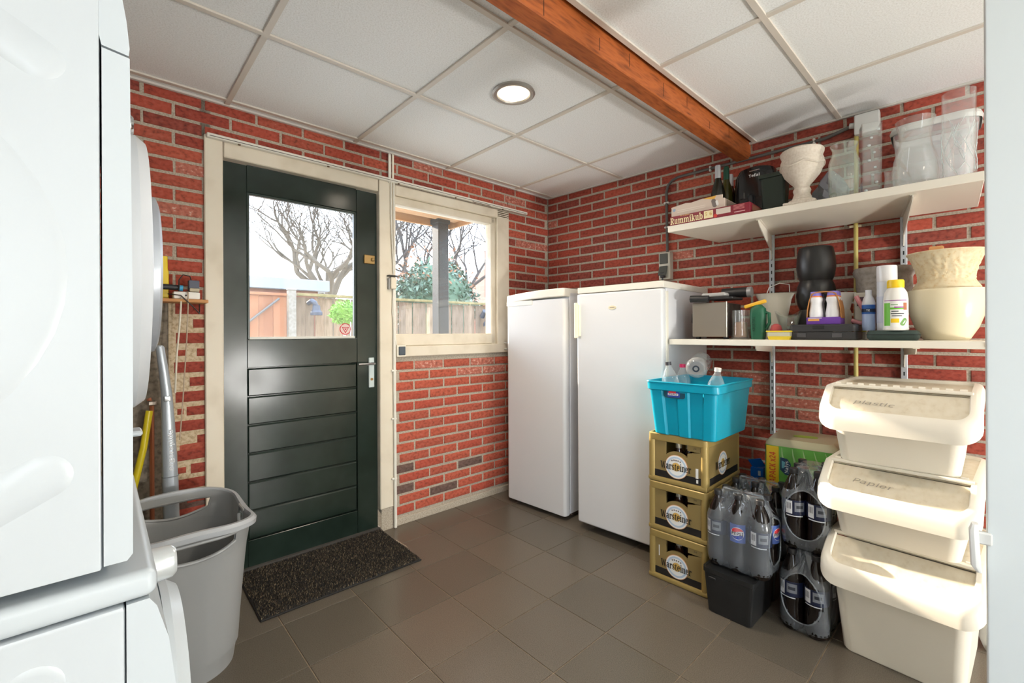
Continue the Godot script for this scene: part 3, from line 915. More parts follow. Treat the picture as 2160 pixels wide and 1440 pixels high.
	part("handle_mount", G.new().box(V(-0.004, 0.735, 0.0), V(0.024, 0.026, 0.014), 0.003), mat(c8(206, 206, 202), 0.4), cab)

func fridges() -> void:
	var enamel := mat(c8(220, 221, 222), 0.34, 0.0, 0.35)
	var side := mat(c8(218, 219, 222), 0.3)
	var top := mat(c8(226, 222, 210), 0.35)
	# narrow one in the corner: moulded top edge, a scooped grip in the door
	var f := thing("refrigerator", "narrow white refrigerator in the corner beside the window", "refrigerator", W(0.382, 0, 0.02), RW)
	part("body", G.new().box(V(0, 0.73, 0.265), V(0.5, 1.4, 0.53), 0.006, 2), side, f)
	part("foot_rail", G.new().box(V(0, 0.018, 0.27), V(0.44, 0.036, 0.42)), mat(c8(96, 78, 66), 0.8), f)
	var fd := part("door", G.new().loft([G.rr(0.5, 0.055, 0.018, 0.028, 4, 0, 0.56), G.rr(0.508, 0.06, 0.022, 0.034, 4, 0, 0.56), G.rr(0.508, 0.06, 0.022, 1.378, 4, 0, 0.56), G.rr(0.5, 0.055, 0.018, 1.386, 4, 0, 0.56)]), enamel, f)
	part("grip_scoop", G.new().loft([G.rr(0.24, 0.012, 0.005, 1.358, 2, -0.13, 0.588), G.rr(0.24, 0.016, 0.006, 1.388, 2, -0.13, 0.586)]), top, fd)
	# top cap bowed forward towards the corner side
	var rg := []
	for y in [1.4, 1.405, 1.445, 1.452]:
		var a := PackedVector3Array()
		var e := 0.0 if y > 1.401 and y < 1.45 else 0.004
		a.append(V(0.25 - e, y, 0.02))
		a.append(V(0.25 - e, y - 0.0, 0.575 - e))
		for i in 9:
			var t := i / 8.0
			a.append(V(lerpf(0.24, -0.25 + e, t), y - 0.022 * t * t, 0.588 - e + 0.012 * sin(t * PI)))
		a.append(V(-0.25 + e, y - 0.022, 0.02))
		rg.append(a)
	part("top_cap", G.new().loft(rg), top, f)
	# wider one, flat top with a bar handle on the hinge-free edge
	var b := thing("refrigerator", "wide white refrigerator with an oval badge next to the shelves", "refrigerator", W(1.012, 0, 0.02), RW)
	part("body", G.new().box(V(0, 0.73, 0.28), V(0.535, 1.36, 0.55), 0.004), side, b)
	part("foot_rail", G.new().box(V(0, 0.025, 0.27), V(0.48, 0.05, 0.44)), mat(c8(70, 62, 56), 0.8), b)
	part("door_seal", G.new().box(V(0, 0.73, 0.559), V(0.52, 1.34, 0.008)), mat(c8(190, 190, 188), 0.6), b)
	var bd := part("door", G.new().box(V(0, 0.722, 0.585), V(0.542, 1.36, 0.045), 0.012, 3), enamel, b)
	part("worktop", G.new().box(V(0, 1.424, 0.297), V(0.546, 0.036, 0.6), 0.006, 2), top, b)
	part("hinge_strip", G.new().box(V(0.2665, 0.72, 0.548), V(0.006, 1.34, 0.03), 0.002), mat(c8(232, 228, 214), 0.4), b)
	var hm := mat(c8(236, 228, 204), 0.4)
	part("handle", G.new().box(V(-0.262, 1.245, 0.625), V(0.02, 0.21, 0.018), 0.004, 2), hm, bd)
	part("handle_back", G.new().box(V(-0.255, 1.245, 0.611), V(0.03, 0.19, 0.018), 0.004), hm, bd)
	var lg := part("badge", G.new().disc(V(-0.025, 1.313, 0.607), 0.011, 0.004, 28, 2.3), mat(c8(232, 222, 190), 0.3, 0.3), bd)
	part("badge_line", G.new().box(V(-0.025, 1.313, 0.6115), V(0.03, 0.003, 0.001)), mat(c8(150, 140, 120), 0.4), lg)
	part("cable", G.new().tube([V(-0.275, 0.1, 0.53), V(-0.283, 0.13, 0.55), V(-0.284, 0.2, 0.552), V(-0.277, 0.24, 0.53)], 0.005, 6), cream, b)

# ---------------------------------------------------------------- wall shelves
const TOP := 1.748     # upper shelf, upper face
const LOW := 1.136     # lower shelf, upper face

func board(called: String, label: String, y0: float, y1: float, pts: Array, m: Material) -> Node3D:
	var t := thing(called, label, "shelf", W(1.85, y0, 0.25), RW, "white wall shelves")
	var rings := []
	for k in 4:
		var y: float = [0.0, 0.002, y1 - y0 - 0.002, y1 - y0][k]
		var e := 0.002 if k == 0 or k == 3 else 0.0
		var a := PackedVector3Array()
		for v in pts: a.append(V(v[0] - 1.85 + (e if v[0] < 1.85 else -e), y, v[1] - 0.25 + (e if v[1] < 0.2 else -e)))
		rings.append(a)
	part("board", G.new().loft(rings), m, t)
	return t

func shelves() -> void:
	var lam := mat(c8(232, 226, 212), 0.45)
	var raw := mat(c8(214, 176, 128), 0.8)
	var a := board("wall_shelf", "upper white wall shelf holding vases and game boxes", TOP - 0.034, TOP, [[2.435, 0.49], [1.25, 0.49], [1.345, 0.006], [2.435, 0.006]], lam)
	part("chipped_end", G.new().box(V(-0.5985, 0.012, 0.226), V(0.006, 0.02, 0.02), 0.002), raw, a)
	var b := board("wall_shelf", "lower white wall shelf holding cans, pots and cases", LOW - 0.028, LOW, [[2.435, 0.57], [1.292, 0.57], [1.292, 0.006], [2.435, 0.006]], lam)
	part("chipped_end", G.new().box(V(0.5835, 0.016, 0.318), V(0.006, 0.018, 0.01), 0.002), raw, b)
	var steel := mat(c8(196, 202, 208), 0.4, 0.35)
	var slot := mat(c8(40, 42, 44), 0.7)
	for k in 2:
		var s: float = [1.634, 2.19][k]
		var st := thing("slotted_upright", ["slotted steel shelf upright nearest the wide refrigerator", "slotted steel shelf upright above the white lidded bins"][k], "shelf upright", W(s, 0.6, 0.0), RW, "slotted shelf uprights")
		part("rail", G.new().box(V(0, 0.6, 0.011), V(0.025, 1.2, 0.02), 0.002), steel, st)
		for i in 30:
			part("slot", G.new().box(V(0, 0.03 + i * 0.038, 0.0212), V(0.0055, 0.018, 0.0006)), slot, st)
		for j in 2:
			var y: float = [TOP - 0.034, LOW - 0.028][j]
			var L: float = [0.43, 0.52][j]
			var h: float = [0.14, 0.105][j]
			var br := thing("shelf_bracket", [["white bracket under the upper shelf, nearest the refrigerator", "white bracket under the lower shelf, nearest the refrigerator"], ["white bracket under the upper shelf, above the cream pot", "white bracket under the lower shelf, above the lidded bins"]][k][j], "bracket", W(s, y - h, 0.021), RW + 0.12, "white shelf brackets")
			var pf := PackedVector2Array([Vector2(0, h), Vector2(L, h), Vector2(L, h - 0.012), Vector2(L - 0.02, h - 0.024), Vector2(0.07 if j == 0 else 0.05, h - 0.045 if j == 1 else h - 0.085), Vector2(0.03, h * 0.35), Vector2(0.012, 0.0), Vector2(0, 0)])
			var g := G.new().at(Vector3.ZERO, Basis(V(0, 0, 1), V(0, 1, 0), V(-1, 0, 0)))
			g.prism(pf, -0.002, 0.002)
			part("web", g, lam, br)
			part("flange", G.new().box(V(0, h - 0.0015, L / 2), V(0.02, 0.003, L), 0.001), lam, br)
	# conduits
	var pipe := mat(c8(92, 90, 86), 0.5)
	var cd := thing("grey_conduit", "dark grey conduit running below the ceiling and down to the double socket", "conduit", W(1.5, 1.69, 0.014), RW)
	var pth := [V(-0.476, 0, 0), V(-0.478, 0.2, 0), V(-0.48, 0.4, 0), V(-0.47, 0.44, 0), V(-0.44, 0.468, 0), V(-0.4, 0.48, 0), V(-0.1, 0.482, 0), V(0.3, 0.485, 0), V(0.38, 0.487, 0), V(0.44, 0.5, 0), V(0.49, 0.512, 0.004), V(0.515, 0.515, 0.01)]
	part("pipe", G.new().tube(pth, 0.0085, 10), pipe, cd)
	for p in [[-0.478, 0.17, 0], [-0.48, 0.33, 0], [-0.2, 0.481, 1], [0.335, 0.486, 1]]:
		part("pipe_clip", G.new().box(V(p[0], p[1], -0.002), V(0.012 if p[2] else 0.034, 0.034 if p[2] else 0.012, 0.02), 0.003), mat(c8(206, 202, 194), 0.5), cd)
	var yp := thing("yellow_conduit", "pale yellow plastic conduit running down the brick wall behind the shelves", "conduit", W(2.008, 0.02, 0.016), RW)
	part("pipe", G.new().tube([V(0, 0, 0), V(0, 1.0, 0), V(0.002, 1.6, 0), V(0.006, 2.13, 0)], 0.0095, 10), mat(c8(206, 190, 110), 0.45), yp)
	for y in [0.92, 1.3, 1.68]: part("pipe_clip", G.new().box(V(0, y, -0.004), V(0.05, 0.012, 0.016), 0.003), mat(c8(212, 200, 170), 0.5), yp)
	var jb := thing("junction_box", "grey plastic junction box on the wall under the ceiling", "junction box", W(2.057, 2.142, 0.0), RW)
	part("box", G.new().box(V(0, 0.053, 0.024), V(0.1, 0.1, 0.048), 0.008, 2), mat(c8(206, 206, 202), 0.5), jb)
	part("gland", G.new().tube([V(-0.07, 0.063, 0.022), V(-0.05, 0.06, 0.022)], 0.014, 10), mat(c8(196, 196, 192), 0.5), jb)
	var so := thing("double_socket", "double wall socket with dark flaps above the refrigerators", "socket", W(1.02, 1.515, 0.0), RW)
	var gy := mat(c8(190, 186, 172), 0.5)
	part("box", G.new().box(V(0, 0.088, 0.026), V(0.078, 0.176, 0.052), 0.006, 2), gy, so)
	var dkf := mat(c8(72, 74, 68), 0.4)
	part("flap", G.new().box(V(-0.003, 0.135, 0.054), V(0.056, 0.066, 0.008), 0.003), dkf, so)
	var fl := part("flap", G.new().box(V(0, 0, 0), V(0.056, 0.066, 0.008), 0.003), dkf, so, V(-0.003, 0.056, 0.068))
	fl.rotation.x = -0.35
	part("plug", G.new().box(V(-0.003, 0.028, 0.066), V(0.03, 0.036, 0.028), 0.006, 2), mat(c8(30, 30, 30), 0.4), so)
	part("plug_lead", G.new().tube([V(-0.003, 0.012, 0.07), V(-0.003, -0.02, 0.07), V(-0.006, -0.06, 0.04)], 0.005, 6), mat(c8(30, 30, 30), 0.4), so)

# hollow turned vessel: outer profile bottom to top, wall thickness
func vessel(prof: Array, w: float, n := 32) -> G:
	var p := [[0.0, prof[0][1]]]
	p.append_array(prof)
	var last: Array = prof[-1]
	for i in range(prof.size() - 1, -1, -1):
		var v: Array = prof[i]
		p.append([maxf(v[0] - w, 0.001), maxf(v[1], prof[0][1] + w) + (0.0 if i < prof.size() - 1 else 0.0)])
	p.append([0.0, prof[0][1] + w])
	return G.new().lathe(p, n, false, false)

func top_shelf() -> void:
	var t: Node3D
	# board game
	var maroon := mat(c8(132, 28, 46), 0.4)
	var ivory := mat(c8(240, 224, 176), 0.5)
	t = thing("board_game_box", "flat dark red board game box lettered Rummikub at the upper shelf's end", "game box", W(1.462, TOP, 0.385), RW - 0.03)
	part("box", G.new().box(V(0, 0.025, 0), V(0.405, 0.05, 0.2), 0.002), maroon, t)
	lettering("Rummikub", 0.175, 0.036, ivory, t, V(-0.112, 0.025, 0.1012), true)
	lettering("The Original", 0.05, 0.007, mat(c8(226, 190, 120), 0.5), t, V(-0.12, 0.0455, 0.1012), true)
	part("tile_picture", G.new().box(V(0.005, 0.026, 0.1005), V(0.046, 0.038, 0.0012)), ivory, t)
	lettering("5  6", 0.034, 0.018, mat(c8(206, 160, 70), 0.5), t, V(0.005, 0.028, 0.1016), true)
	part("tile_rack_picture", G.new().box(V(0.078, 0.03, 0.1005), V(0.07, 0.028, 0.0012)), mat(c8(214, 200, 186), 0.5), t)
	part("red_dot", G.new().disc(V(0.04, 0.012, 0.1006), 0.009, 0.0012), mat(c8(206, 60, 50), 0.5), t)
	for k in 4: part("small_print", G.new().box(V(0.152, 0.044 - k * 0.006, 0.1005), V(0.05, 0.0025, 0.001)), mat(c8(206, 130, 130), 0.5), t)
	part("small_print", G.new().box(V(0.155, 0.012, 0.1005), V(0.05, 0.004, 0.001)), mat(c8(220, 170, 170), 0.5), t)
	part("end_panel", G.new().box(V(0.2028, 0.027, 0.0), V(0.001, 0.03, 0.14)), mat(c8(150, 100, 80), 0.5), t)
	t = thing("opened_carton", "pale torn cardboard box lying on the dark red game box", "box", W(1.402, TOP + 0.0505, 0.37), RW - 0.03)
	var pale := mat(c8(214, 196, 180), 0.6)
	var bx := part("tray", G.new().box(V(0, 0.024, 0), V(0.28, 0.048, 0.2), 0.002), pale, t)
	part("lid_flap", G.new().prism(PackedVector2Array([Vector2(-0.14, 0.046), Vector2(0.13, 0.046), Vector2(0.13, 0.066), Vector2(0.1, 0.068), Vector2(0.06, 0.062), Vector2(0.03, 0.066), Vector2(-0.03, 0.058), Vector2(-0.06, 0.062), Vector2(-0.14, 0.052)]), 0.094, 0.1), pale, t)
	part("orange_print", G.new().prism(PackedVector2Array([Vector2(0.03, 0.064), Vector2(0.1, 0.067), Vector2(0.09, 0.05)]), 0.1002, 0.101), mat(c8(232, 180, 80), 0.5), t)
	part("dark_print", G.new().prism(capsule(Vector2(0.092, 0.02), Vector2(0.086, 0.042), 0.011), 0.1002, 0.101), mat(c8(120, 110, 104), 0.5), t)
	part("white_print", G.new().prism(capsule(Vector2(0.106, 0.02), Vector2(0.102, 0.036), 0.006), 0.1004, 0.1012), mat(c8(236, 232, 226), 0.5), t)
	part("blue_mark", G.new().disc(V(-0.124, 0.035, 0.1002), 0.008, 0.001), mat(c8(150, 170, 196), 0.5), t)
	for y in [0.02, 0.03]: part("print_line", G.new().box(V(-0.03, y, 0.1004), V(0.15, 0.004, 0.0008)), mat(c8(226, 212, 198), 0.6), t)
	part("end_panel", G.new().box(V(0.1405, 0.026, 0), V(0.001, 0.036, 0.15)), mat(c8(150, 136, 122), 0.6), t)
	# wine bottles
	var wine := [[1.42, 0.225, c8(36, 38, 30), c8(196, 200, 206), "dark wine bottle with a silver-grey capsule, leftmost of three"], [1.437, 0.143, c8(70, 66, 26), c8(36, 84, 66), "olive wine bottle with a green capsule, middle of three"], [1.432, 0.06, c8(40, 22, 16), c8(206, 208, 212), "brown wine bottle with a pale capsule, nearest the air fryer"]]
	for w in wine:
		var h := 1.16 if w[1] > 0.2 else 1.19 if w[1] > 0.1 else 1.12
		t = thing("wine_bottle", w[4], "wine bottle", W(w[0], TOP, w[1]), RW, "wine bottles on the upper shelf")
		var gm := mat(w[2], 0.08)
		part("bottle", G.new().lathe([[0.0, 0.0], [0.036, 0.0], [0.037, 0.01], [0.037, 0.17 * h], [0.03, 0.2 * h], [0.017, 0.235 * h], [0.0145, 0.26 * h], [0.0145, 0.3 * h], [0.0, 0.3 * h]], 20), gm, t)
		part("capsule", G.new().lathe([[0.0155, 0.236 * h], [0.0165, 0.246 * h], [0.0152, 0.3 * h], [0.0135, 0.306 * h], [0.0, 0.306 * h]], 20, false), mat(w[3], 0.4, 0.3), t)
	# air fryer
	t = thing("air_fryer", "black rounded air fryer lettered Tefal behind the green tub", "air fryer", W(1.596, TOP, 0.13), RW)
	var gloss := mat(c8(26, 27, 29), 0.15)
	part("body", G.new().loft([G.rr(0.18, 0.19, 0.06, 0.0, 6), G.rr(0.2, 0.21, 0.07, 0.02, 6), G.rr(0.21, 0.22, 0.075, 0.16, 6), G.rr(0.202, 0.212, 0.075, 0.26, 6), G.rr(0.17, 0.18, 0.07, 0.3, 6), G.rr(0.11, 0.12, 0.05, 0.315, 6)]), gloss, t)
	part("basket_front", G.new().box(V(0.0, 0.08, 0.1), V(0.13, 0.13, 0.02), 0.014, 3), mat(c8(34, 36, 40), 0.25), t)
	part("basket_handle", G.new().box(V(0.0, 0.1, 0.115), V(0.03, 0.1, 0.04), 0.012, 3), mat(c8(40, 42, 46), 0.3), t)
	part("trim", G.new().box(V(0.012, 0.278, 0.098), V(0.05, 0.006, 0.012), 0.002), mat(c8(190, 194, 198), 0.2, 0.8), t)
	lettering("Tefal", 0.052, 0.016, mat(c8(226, 228, 230), 0.4), t, V(0.012, 0.252, 0.1078))
	t = thing("green_tub", "dark green plastic tub between the air fryer and the white urn", "tub", W(1.722, TOP, 0.305), RW)
	var dg := mat(c8(36, 52, 44), 0.4)
	part("tub", G.new().loft([G.rr(0.095, 0.08, 0.012, 0.0, 3), G.rr(0.112, 0.095, 0.014, 0.185, 3), G.rr(0.104, 0.087, 0.014, 0.185, 3), G.rr(0.085, 0.07, 0.012, 0.01, 3)]), dg, t)
	part("lid", G.new().box(V(0.0, 0.196, 0.0), V(0.124, 0.022, 0.106), 0.006, 2), dg, t)
	t = thing("green_glass_bottle", "bright green glass bottle lying behind the white urn's foot", "bottle", W(1.818, TOP, 0.24), RW)
	part("glass", G.new().lathe([[0.0, 0.0], [0.03, 0.0], [0.031, 0.09], [0.012, 0.12], [0.012, 0.15], [0.0, 0.15]], 18), mat(c8(60, 130, 40), 0.1), t)
	# plaster urn
	t = thing("plaster_urn", "white plaster urn on a foot with a garland relief", "urn", W(1.86, TOP, 0.418), RW)
	var plaster := textured(c8(232, 224, 212), 0.85, tex(61, 0.08, [[0, c8(222, 216, 208)], [1, c8(255, 255, 255)]], 128, 4), V(8, 8, 8))
	part("bowl", vessel([[0.03, 0.085], [0.034, 0.1], [0.05, 0.118], [0.075, 0.15], [0.088, 0.185], [0.09, 0.215], [0.084, 0.232], [0.086, 0.24], [0.09, 0.25], [0.091, 0.262], [0.086, 0.268]], 0.008), plaster, t)
	part("foot", G.new().lathe([[0.0, 0.014], [0.062, 0.014], [0.058, 0.026], [0.042, 0.034], [0.034, 0.06], [0.038, 0.075], [0.036, 0.082], [0.03, 0.09], [0.0, 0.09]], 28), plaster, t)
	part("plinth", G.new().box(V(0, 0.007, 0), V(0.135, 0.014, 0.135), 0.003), plaster, t)
	t.scale = V(0.95, 0.95, 0.95)
	var swag := []
	for i in 49:
		var a := TAU * i / 48
		swag.append(V(cos(a) * 0.0885, 0.2 - 0.014 * absf(sin(a * 2.5)), sin(a) * 0.0885))
	part("garland", G.new().tube(swag, 0.0055, 6), plaster, t)
	# grey plastic bundle
	t = thing("plastic_bundle", "crumpled blue-grey plastic bundle between the white urn and ribbed jar", "bundle", W(1.935, TOP, 0.2), RW)
	var rg := []
	for i in 7:
		var a := PackedVector3Array()
		for j in 14:
			var w := TAU * j / 14
			var rad: float = [0.04, 0.07, 0.075, 0.068, 0.055, 0.035, 0.012][i] * (1.0 + 0.16 * sin(j * 2.6 + i * 1.7))
			a.append(V(cos(w) * rad, i * 0.033, sin(w) * rad))
		rg.append(a)
	part("wrap", G.new().loft(rg), mat(c8(140, 142, 152), 0.3), t)
	part("dark_print", G.new().disc(V(0.02, 0.06, 0.066), 0.016, 0.004, 9), mat(c8(50, 46, 44), 0.5), t)
	# glassware
	var gl := glass(c8(214, 226, 222), 0.08)
	t = thing("ribbed_glass_jar", "ribbed greenish glass jar with a flared rim beside the square vase", "glass jar", W(2.018, TOP, 0.428), RW)
	t.scale = V(0.97, 0.93, 0.97)
	var rings := []
	for k in [[0.05, 0.0], [0.056, 0.01], [0.058, 0.1], [0.056, 0.17], [0.046, 0.205], [0.043, 0.222], [0.052, 0.25], [0.049, 0.25], [0.039, 0.222], [0.042, 0.203], [0.051, 0.168], [0.053, 0.1], [0.05, 0.02], [0.0005, 0.018]]:
		var a := PackedVector3Array()
		for j in 64:
			var rib: float = 1.0 + (0.022 if j % 4 < 2 and k[1] < 0.2 else 0.0)
			a.append(V(cos(TAU * j / 64) * k[0] * rib, k[1], sin(TAU * j / 64) * k[0] * rib))
		rings.append(a)
	part("glass", G.new().loft(rings), glass(c8(196, 220, 206), 0.09), t)
	t = thing("square_glass_vase", "tall square clear vase with bubbles in the glass", "vase", W(2.1, TOP, 0.34), RW + 0.25)
	part("glass", G.new().loft([G.rr(0.066, 0.066, 0.003, 0.0, 1), G.rr(0.07, 0.07, 0.003, 0.32, 1), G.rr(0.062, 0.062, 0.003, 0.32, 1), G.rr(0.056, 0.056, 0.003, 0.015, 1)]), gl, t)
	for k in 9:
		var b := part("bubble", G.new().lathe([[0.0, -0.006], [0.005, -0.004], [0.006, 0.0], [0.005, 0.004], [0.0, 0.006]], 10), mat(c8(206, 212, 214), 0.1, 0.3), t, V(rng.randf_range(-0.025, 0.025), 0.03 + k * 0.032, 0.0345))
		b.scale = V(1, 1, 0.4)
	t = thing("plastic_tub", "large translucent plastic tub with a white rim behind the clear vases", "tub", W(2.3, TOP, 0.14), RW)
	part("tub", G.new().loft([G.rr(0.22, 0.2, 0.05, 0.0, 5), G.rr(0.27, 0.24, 0.06, 0.29, 5), G.rr(0.266, 0.236, 0.06, 0.29, 5), G.rr(0.215, 0.195, 0.05, 0.006, 5)], true, true), glass(c8(226, 228, 230), 0.25, 0.2), t)
	part("rim", G.new().loft([G.rr(0.285, 0.252, 0.064, 0.285, 5), G.rr(0.292, 0.258, 0.066, 0.3, 5), G.rr(0.28, 0.246, 0.062, 0.315, 5), G.rr(0.268, 0.236, 0.06, 0.312, 5), G.rr(0.268, 0.236, 0.06, 0.285, 5)], false, false), mat(c8(206, 206, 202), 0.4), t)
	t = thing("hurricane_vase", "waisted clear glass vase with a flared top in front of the plastic tub", "vase", W(2.247, TOP, 0.41), RW)
	part("glass", vessel([[0.06, 0.0], [0.071, 0.012], [0.074, 0.06], [0.068, 0.11], [0.055, 0.155], [0.048, 0.19], [0.05, 0.22], [0.062, 0.27]], 0.004, 40), gl, t)
	t = thing("sloping_glass_dish", "small clear glass dish standing beside the waisted vase", "glass dish", W(2.172, TOP, 0.33), RW)
	part("glass", vessel([[0.03, 0.0], [0.032, 0.01], [0.026, 0.08], [0.03, 0.11]], 0.003, 24), gl, t)
	t = thing("cylinder_glass_vase", "tall clear cylinder vase etched with white branches at the shelf's end", "vase", W(2.371, TOP, 0.432), RW)
	part("glass", vessel([[0.047, 0.0], [0.048, 0.01], [0.048, 0.325]], 0.003, 40), glass(c8(220, 230, 230), 0.05), t)
	var frost := mat(c8(206, 216, 216), 0.6)
	var gb := G.new()
	var rr_ := RandomNumberGenerator.new()
	rr_.seed = 4
	for k in 9:
		var a0 := k * TAU / 9
		var pts := []
		for i in 7: pts.append(V(sin(a0 + 0.35 * sin(i * 1.3 + k)) * 0.0487, 0.02 + i * 0.034 + rr_.randf_range(-0.008, 0.008), cos(a0 + 0.35 * sin(i * 1.3 + k)) * 0.0487))
		gb.tube(pts, 0.0009, 4, 0.5)
		for i in [2, 4]:
			var q: Vector3 = pts[i]
			var a1 := atan2(q.x, q.z) + (0.3 if (i + k) % 4 < 2 else -0.3)
			gb.tube([q, V(sin(a1) * 0.0487, q.y + 0.04, cos(a1) * 0.0487)], 0.0008, 4)
	part("etched_branches", gb, frost, t)

func low_shelf() -> void:
	var t: Node3D
	# stainless grill
	var steel := mat(c8(176, 168, 156), 0.32, 0.75)
	var dk := mat(c8(38, 38, 40), 0.45)
	t = thing("contact_grill", "stainless steel contact grill with black handles beside the wide refrigerator", "grill", W(1.462, LOW, 0.34), RW)
	part("body", G.new().box(V(0, 0.1, 0.02), V(0.165, 0.17, 0.22), 0.006, 2), mat(c8(58, 54, 50), 0.4), t)
	part("front_plate", G.new().box(V(0, 0.1, 0.1345), V(0.172, 0.175, 0.008), 0.003), steel, t)
	part("edge_trim", G.new().box(V(0.085, 0.1, 0.136), V(0.006, 0.18, 0.012), 0.002), mat(c8(206, 204, 198), 0.2, 0.9), t)
	for x in [-0.07, 0.07]: part("foot", G.new().box(V(x, 0.008, 0.1), V(0.02, 0.016, 0.03), 0.003), dk, t)
	part("grip", G.new().tube([V(-0.09, 0.21, 0.15), V(0.0, 0.206, 0.14)], 0.018, 16), dk, t)
	part("hinge_arm", G.new().box(V(0.05, 0.208, 0.06), V(0.13, 0.012, 0.16), 0.004), dk, t)
	part("grip_bar", G.new().tube([V(0.0, 0.245, -0.06), V(0.125, 0.245, -0.06)], 0.027, 18), dk, t)
	part("grip_end", G.new().tube([V(0.125, 0.245, -0.06), V(0.145, 0.245, -0.06)], 0.028, 18), mat(c8(170, 170, 172), 0.4, 0.3), t)
	part("upper_plate", G.new().box(V(-0.02, 0.235, -0.04), V(0.12, 0.02, 0.14), 0.005), mat(c8(206, 206, 204), 0.4), t)
	part("lead", G.new().tube([V(-0.085, 0.16, 0.08), V(-0.1, 0.13, 0.1), V(-0.102, 0.09, 0.1), V(-0.09, 0.06, 0.08)], 0.004, 6), dk, t)
	t = thing("glass_tumbler", "clear glass storage jar beside the green spray bottle", "glass jar", W(1.595, LOW, 0.42), RW)
	part("glass", vessel([[0.036, 0.0], [0.042, 0.008], [0.043, 0.02], [0.041, 0.145]], 0.003, 28), glass(c8(216, 226, 222), 0.07), t)
	part("contents", G.new().lathe([[0.0, 0.012], [0.033, 0.012], [0.033, 0.06], [0.028, 0.085], [0.0, 0.09]], 12), mat(c8(150, 112, 84), 0.9), t)
	t = thing("green_plant_feed_bottle", "dark green plastic bottle with an orange-yellow spout and raised lettering", "bottle", W(1.678, LOW, 0.43), RW)
	var gr := mat(c8(34, 96, 70), 0.4)
	part("bottle", G.new().loft([G.rr(0.055, 0.05, 0.012, 0.0, 3), G.rr(0.06, 0.055, 0.014, 0.02, 3), G.rr(0.068, 0.06, 0.016, 0.12, 3), G.rr(0.064, 0.056, 0.02, 0.15, 3), G.rr(0.03, 0.03, 0.012, 0.168, 3)]), gr, t)
	part("grip", G.new().tube([V(0.03, 0.13, 0), V(0.048, 0.125, 0.005), V(0.05, 0.08, 0.005), V(0.034, 0.05, 0)], 0.008, 8), gr, t)
	var sp := part("spout", G.new().box(V(0, 0, 0), V(0.1, 0.018, 0.024), 0.006, 2), mat(c8(238, 182, 50), 0.4), t, V(-0.012, 0.172, 0.005))
	sp.rotation.z = 0.28
	var lt := lettering("KRISTAL", 0.07, 0.012, mat(c8(16, 60, 42), 0.5), t, V(-0.012, 0.075, 0.0305))
	lt.rotation.z = PI / 2
	# pots behind
	t = thing("white_planter", "white plastic hanging planter with a wire hook", "planter", W(1.70, LOW, 0.23), RW)
	var pl := mat(c8(226, 222, 208), 0.35)
	part("pot", vessel([[0.05, 0.0], [0.055, 0.1], [0.06, 0.125], [0.074, 0.2], [0.086, 0.225], [0.09, 0.23]], 0.004), pl, t)
	part("hook", G.new().tube([V(-0.03, 0.228, 0.03), V(-0.02, 0.265, 0.02), V(0.025, 0.284, 0.01), V(0.065, 0.275, 0.0), V(0.068, 0.228, 0.0)], 0.0022, 6), mat(c8(206, 206, 204), 0.3, 0.5), t)
	t = thing("black_vase", "tall matt black vase of three stacked bulges", "vase", W(1.868, LOW, 0.17), RW)
	part("vase", vessel([[0.06, 0.0], [0.078, 0.03], [0.084, 0.075], [0.078, 0.12], [0.068, 0.145], [0.078, 0.17], [0.085, 0.215], [0.079, 0.262], [0.068, 0.288], [0.077, 0.312], [0.083, 0.355], [0.08, 0.41], [0.072, 0.45], [0.066, 0.455]], 0.006, 40), mat(c8(34, 34, 35), 0.35), t)
	t = thing("glass_bowl", "clear glass bowl with a wavy rim behind the yellow tray", "glass bowl", W(1.785, LOW, 0.34), RW)
	t.scale = V(0.82, 0.95, 0.82)
	var rings := []
	for k in [[0.028, 0.0, 0], [0.034, 0.01, 0], [0.05, 0.08, 0.2], [0.07, 0.13, 1], [0.066, 0.13, 1], [0.046, 0.08, 0.2], [0.03, 0.014, 0]]:
		var a := PackedVector3Array()
		for j in 36: a.append(V(cos(TAU * j / 36) * k[0], k[1] + 0.016 * k[2] * cos(2 * TAU * j / 36), sin(TAU * j / 36) * k[0]))
		rings.append(a)
	part("glass", G.new().loft(rings), glass(c8(190, 216, 204), 0.1), t)
	t = thing("pink_sponge", "round pink sponge behind the yellow tray", "sponge", W(1.753, LOW, 0.423), RW)
	t.scale = V(0.85, 1, 0.85)
	part("sponge", G.new().lathe([[0.0, 0.0], [0.022, 0.002], [0.03, 0.02], [0.031, 0.045], [0.024, 0.066], [0.01, 0.074], [0.0, 0.075]], 16), textured(c8(214, 104, 104), 0.95, tex(62, 0.2, [[0, c8(180, 170, 170)], [1, c8(255, 255, 255)]], 128, 2), V(20, 20, 20)), t)
	t = thing("yellow_tray", "small yellow box with a clear middle at the shelf edge", "box", W(1.785, LOW, 0.49), RW)
	var ye := mat(c8(240, 214, 60), 0.4)
	part("base", G.new().loft([G.rr(0.085, 0.05, 0.008, 0.0, 2), G.rr(0.095, 0.06, 0.01, 0.016, 2)]), ye, t)
	part("middle", G.new().loft([G.rr(0.095, 0.06, 0.01, 0.0165, 2), G.rr(0.098, 0.062, 0.01, 0.034, 2)]), mat(c8(206, 204, 180), 0.3), t)
	part("lid", G.new().box(V(0, 0.038, 0), V(0.102, 0.007, 0.066), 0.003, 2), ye, t)
	# tool case
	t = thing("tool_case", "flat black plastic tool case under the drink carton", "tool case", W(1.945, LOW, 0.4), RW)
	var ch := mat(c8(50, 50, 53), 0.5)
	part("lower_shell", G.new().loft([G.rr(0.235, 0.185, 0.012, 0.0, 3), G.rr(0.243, 0.193, 0.016, 0.005, 3), G.rr(0.243, 0.193, 0.016, 0.034, 3)]), ch, t)
